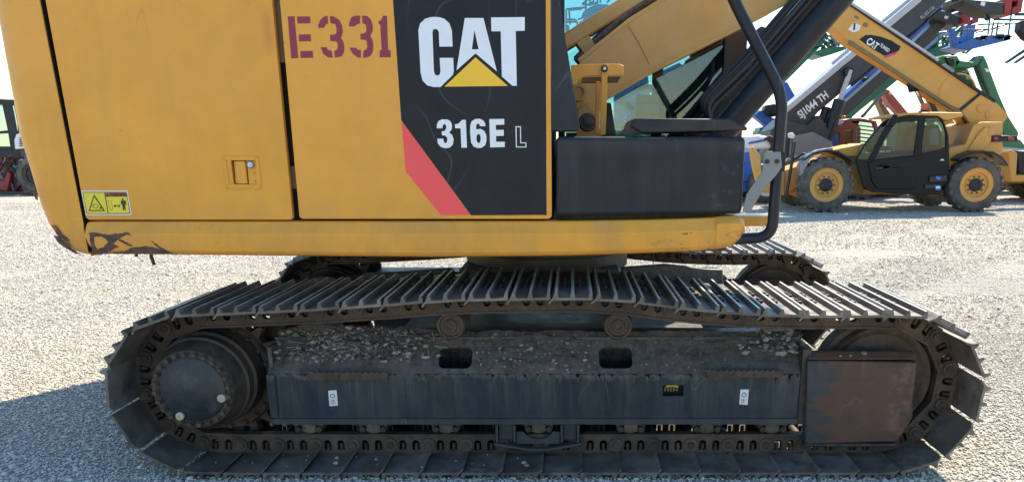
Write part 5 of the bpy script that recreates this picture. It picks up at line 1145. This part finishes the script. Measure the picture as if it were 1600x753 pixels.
# machine at the right edge, forks and part of a yellow frame
Y = 20.5; T = thing('telehandler', 'yellow telehandler cut off by the right edge, only its frame corner and a wheel showing', 'telehandler', g0(1640, Y))
slab('frame_corner', [(1576, 239), (1580, 234), (1590, 240), (1588, 274), (1640, 274), (1640, 284), (1580, 284)], Y + .2, .5, 'yellow_far', T); slab('frame_box', [(1590, 236), (1640, 236), (1640, 272), (1592, 272)], Y + .5, .6, 'black_paint', T)
far_axles(T, at(1690, 270, Y).x, at(1820, 270, Y).x, Y + .6, .62, .4, 2.0, 'rust_dark'); b = MB(); X0 = at(1612, 270, Y).x; b.box(X0 - .5, X0 + 4.2, Y + 1.05, Y + 2.2, .5, 1.2, 'yellow_far'); b.build('chassis', T, .04)
slab('boom', [(1640, 60), (1700, 40), (1860, 190), (1840, 230)], Y + .9, .5, 'yellow_far', T)
for d_ in (0, 14): slab('fork', [(1573 + d_, 97), (1640, 52 + d_ * .6), (1640, 57 + d_ * .6), (1575 + d_, 99)], Y + .6 + d_ * .06, .12, 'black_paint', T, .005)
slab('fork_carriage', [(1596, 34), (1606, 30), (1650, 60), (1650, 90), (1604, 60), (1594, 48)], Y + .8, .3, 'black_paint', T)
# red and black tractor at the left edge
Y = 24.2; T = thing('backhoe', 'red and black tractor with dark cab at the left edge beside the counterweight', 'tractor', g0(10, Y))
L_ = (0, 140, 3.765); C = lambda *p: S(p, *L_)
cb = MB(); o_ = C((-200, 345), (-190, 60), (-20, 55), (85, 62), (100, 110), (112, 345)); h1 = C((-40, 250), (-30, 90), (12, 88), (45, 240)); h2 = C((-40, 335), (-40, 262), (48, 258), (60, 335)); h3 = C((62, 95), (82, 95), (102, 200), (105, 245), (92, 250), (70, 130))
cb.prism([pp(o_, Y + .2), pp(h1, Y + .2), pp(h2, Y + .2), pp(h3, Y + .2)], Y + .2, Y + .3, 'black_paint'); cb.prism(pp(C((-200, 60), (85, 58), (86, 80), (-200, 84)), Y + .2), Y + .302, Y + 1.5, 'black_paint'); cb.prism(pp(C((-200, 345), (115, 345), (130, 400), (-200, 400)), Y + .2), Y + .2, Y + 1.5, 'black_paint')
CB = cb.build('cab', T, .02)
for h_ in (h1, h2, h3): slab('window_pane', h_, Y + .24, .012, 'glass', CB, 0)
g_ = slab('white_grille', C((82, 300), (95, 262), (125, 262), (140, 345), (88, 352)), Y + .1, .4, 'white_paint', T)
for i in range(5): slab('grille_slot', C((112, 284 + i * 11), (134, 284 + i * 11), (136, 290 + i * 11), (114, 290 + i * 11)), Y + .08, .03, 'black', g_, 0)
slab('body', C((-200, 395), (30, 395), (60, 400), (150, 400), (165, 520), (165, 590), (40, 600), (-200, 560)), Y + .5, .9, 'red', T)
slab('loader_arm', C((-100, 520), (20, 540), (45, 480), (62, 500), (40, 600), (-100, 570)), Y + .25, .2, 'red', T); slab('engine_part', C((60, 410), (135, 410), (120, 560), (90, 600), (70, 520)), Y + .4, .4, 'rust_dark', T)
b = MB(); rnd = random.Random(9)
for i in range(26): q = at(*C((rnd.uniform(-10, 140), rnd.uniform(400, 560)))[0], Y + .38); b.tube([q, q + Vector((rnd.uniform(-.3, .3), 0, rnd.uniform(-.4, .4)))], .035, rnd.choice(['hose', 'red', 'zinc', 'hose']), 5)
b.build('hoses', T, smooth=0, kind='stuff'); far_axles(T, at(55, 290, Y).x, at(-120, 290, Y).x, Y, .62, .42, 2.0, 'rust_dark'); slab('stabiliser', C((-60, 590), (210, 605), (215, 640), (-60, 632)), Y + .3, .8, 'rust_dark', T)
# boom lifts seen through the excavator's cab glass
Y = 26.0; k8 = (870, 0, 12.31); T = thing('boom_lift', 'pale blue boom lift with railed basket seen through the excavator cab glass', 'boom lift', g0(930, Y)); C = lambda *p: S(p, *k8)
slab('boom', C((420, 440), (520, 380), (500, 240), (640, 140), (760, 80), (1000, 90), (1000, 130), (860, 170), (720, 230), (640, 420), (1100, 900), (1000, 960)), Y + .6, .5, 'sky_blue', T); slab('boom_panel', C((640, 190), (1000, 150), (960, 240), (800, 300), (700, 330)), Y + .4, .3, 'sky_blue', T)
b = MB()
for pl in (C((170, 185), (330, 165), (550, 150)), C((235, 175), (255, 480)), C((180, 385), (350, 380), (385, 420), (400, 500)), C((190, 430), (380, 425)), C((400, 380), (480, 360), (520, 250)), C((250, 200), (480, 180)), C((560, -60), (560, 240)), C((640, -60), (635, 120)), C((490, 90), (640, 100), (760, 60)), C((490, 90), (560, 20), (700, -40)), C((640, 80), (720, 20)), C((780, -60), (780, 80)), C((830, -60), (840, 60)), C((960, 60), (1020, 0)), C((260, 640), (340, 640)), C((180, 200), (180, 640)), C((720, 190), (900, 180)), C((740, 240), (870, 225))):
    for y_ in (Y, Y + .8): b.tube([at(x, y, y_) for x, y in pl], .03, 'grey_paint', 6)
b.build('guard_rail', T); slab('control_box', C((180, 490), (240, 490), (245, 720), (185, 720)), Y, .3, 'black_paint', T)
slab('tower', [(960, 60), (1010, 100), (1030, 262), (960, 262)], Y + .6, .6, 'sky_blue', T); base(T, Y, 900, 1010, 'sky_blue', 'light_grey')
Y = 24.5; T = thing('boom_lift', 'teal green lift with criss-cross bracing seen low through the excavator cab glass', 'boom lift', g0(1000, Y))
b = MB()
for p, q in (((968, 150), (1010, 190)), ((968, 172), (990, 150)), ((975, 190), (1000, 160)), ((968, 160), (1000, 176)), ((985, 196), (1012, 150)), ((1000, 150), (1060, 120)), ((1000, 135), (1050, 138)), ((990, 140), (1046, 132)), ((1040, 190), (1090, 100)), ((1052, 190), (1106, 84))): b.bar(at(*p, Y), at(*q, Y), .2, .12, random.choice(['green', 'sky_blue', 'light_grey', 'grey_paint']))
b.build('scissor_arm', T); slab('base_frame', [(960, 196), (1110, 190), (1110, 262), (960, 262)], Y - .1, 1.6, 'green', T); slab('tank', [(1032, 112), (1062, 98), (1076, 112), (1060, 124), (1034, 126)], Y + .2, .6, 'sky_blue', T); rod('tank_post', [(1048, 122), (1052, 196)], Y + .5, .06, 'grey_paint', T); slab('mast', [(1068, 122), (1078, 92), (1096, 84), (1110, 90), (1104, 196), (1072, 196)], Y + .5, .5, 'grey_paint', T); far_axles(T, at(975, 280, Y).x, at(1095, 280, Y).x, Y - .1, .4, .3, 1.7, 'light_grey')
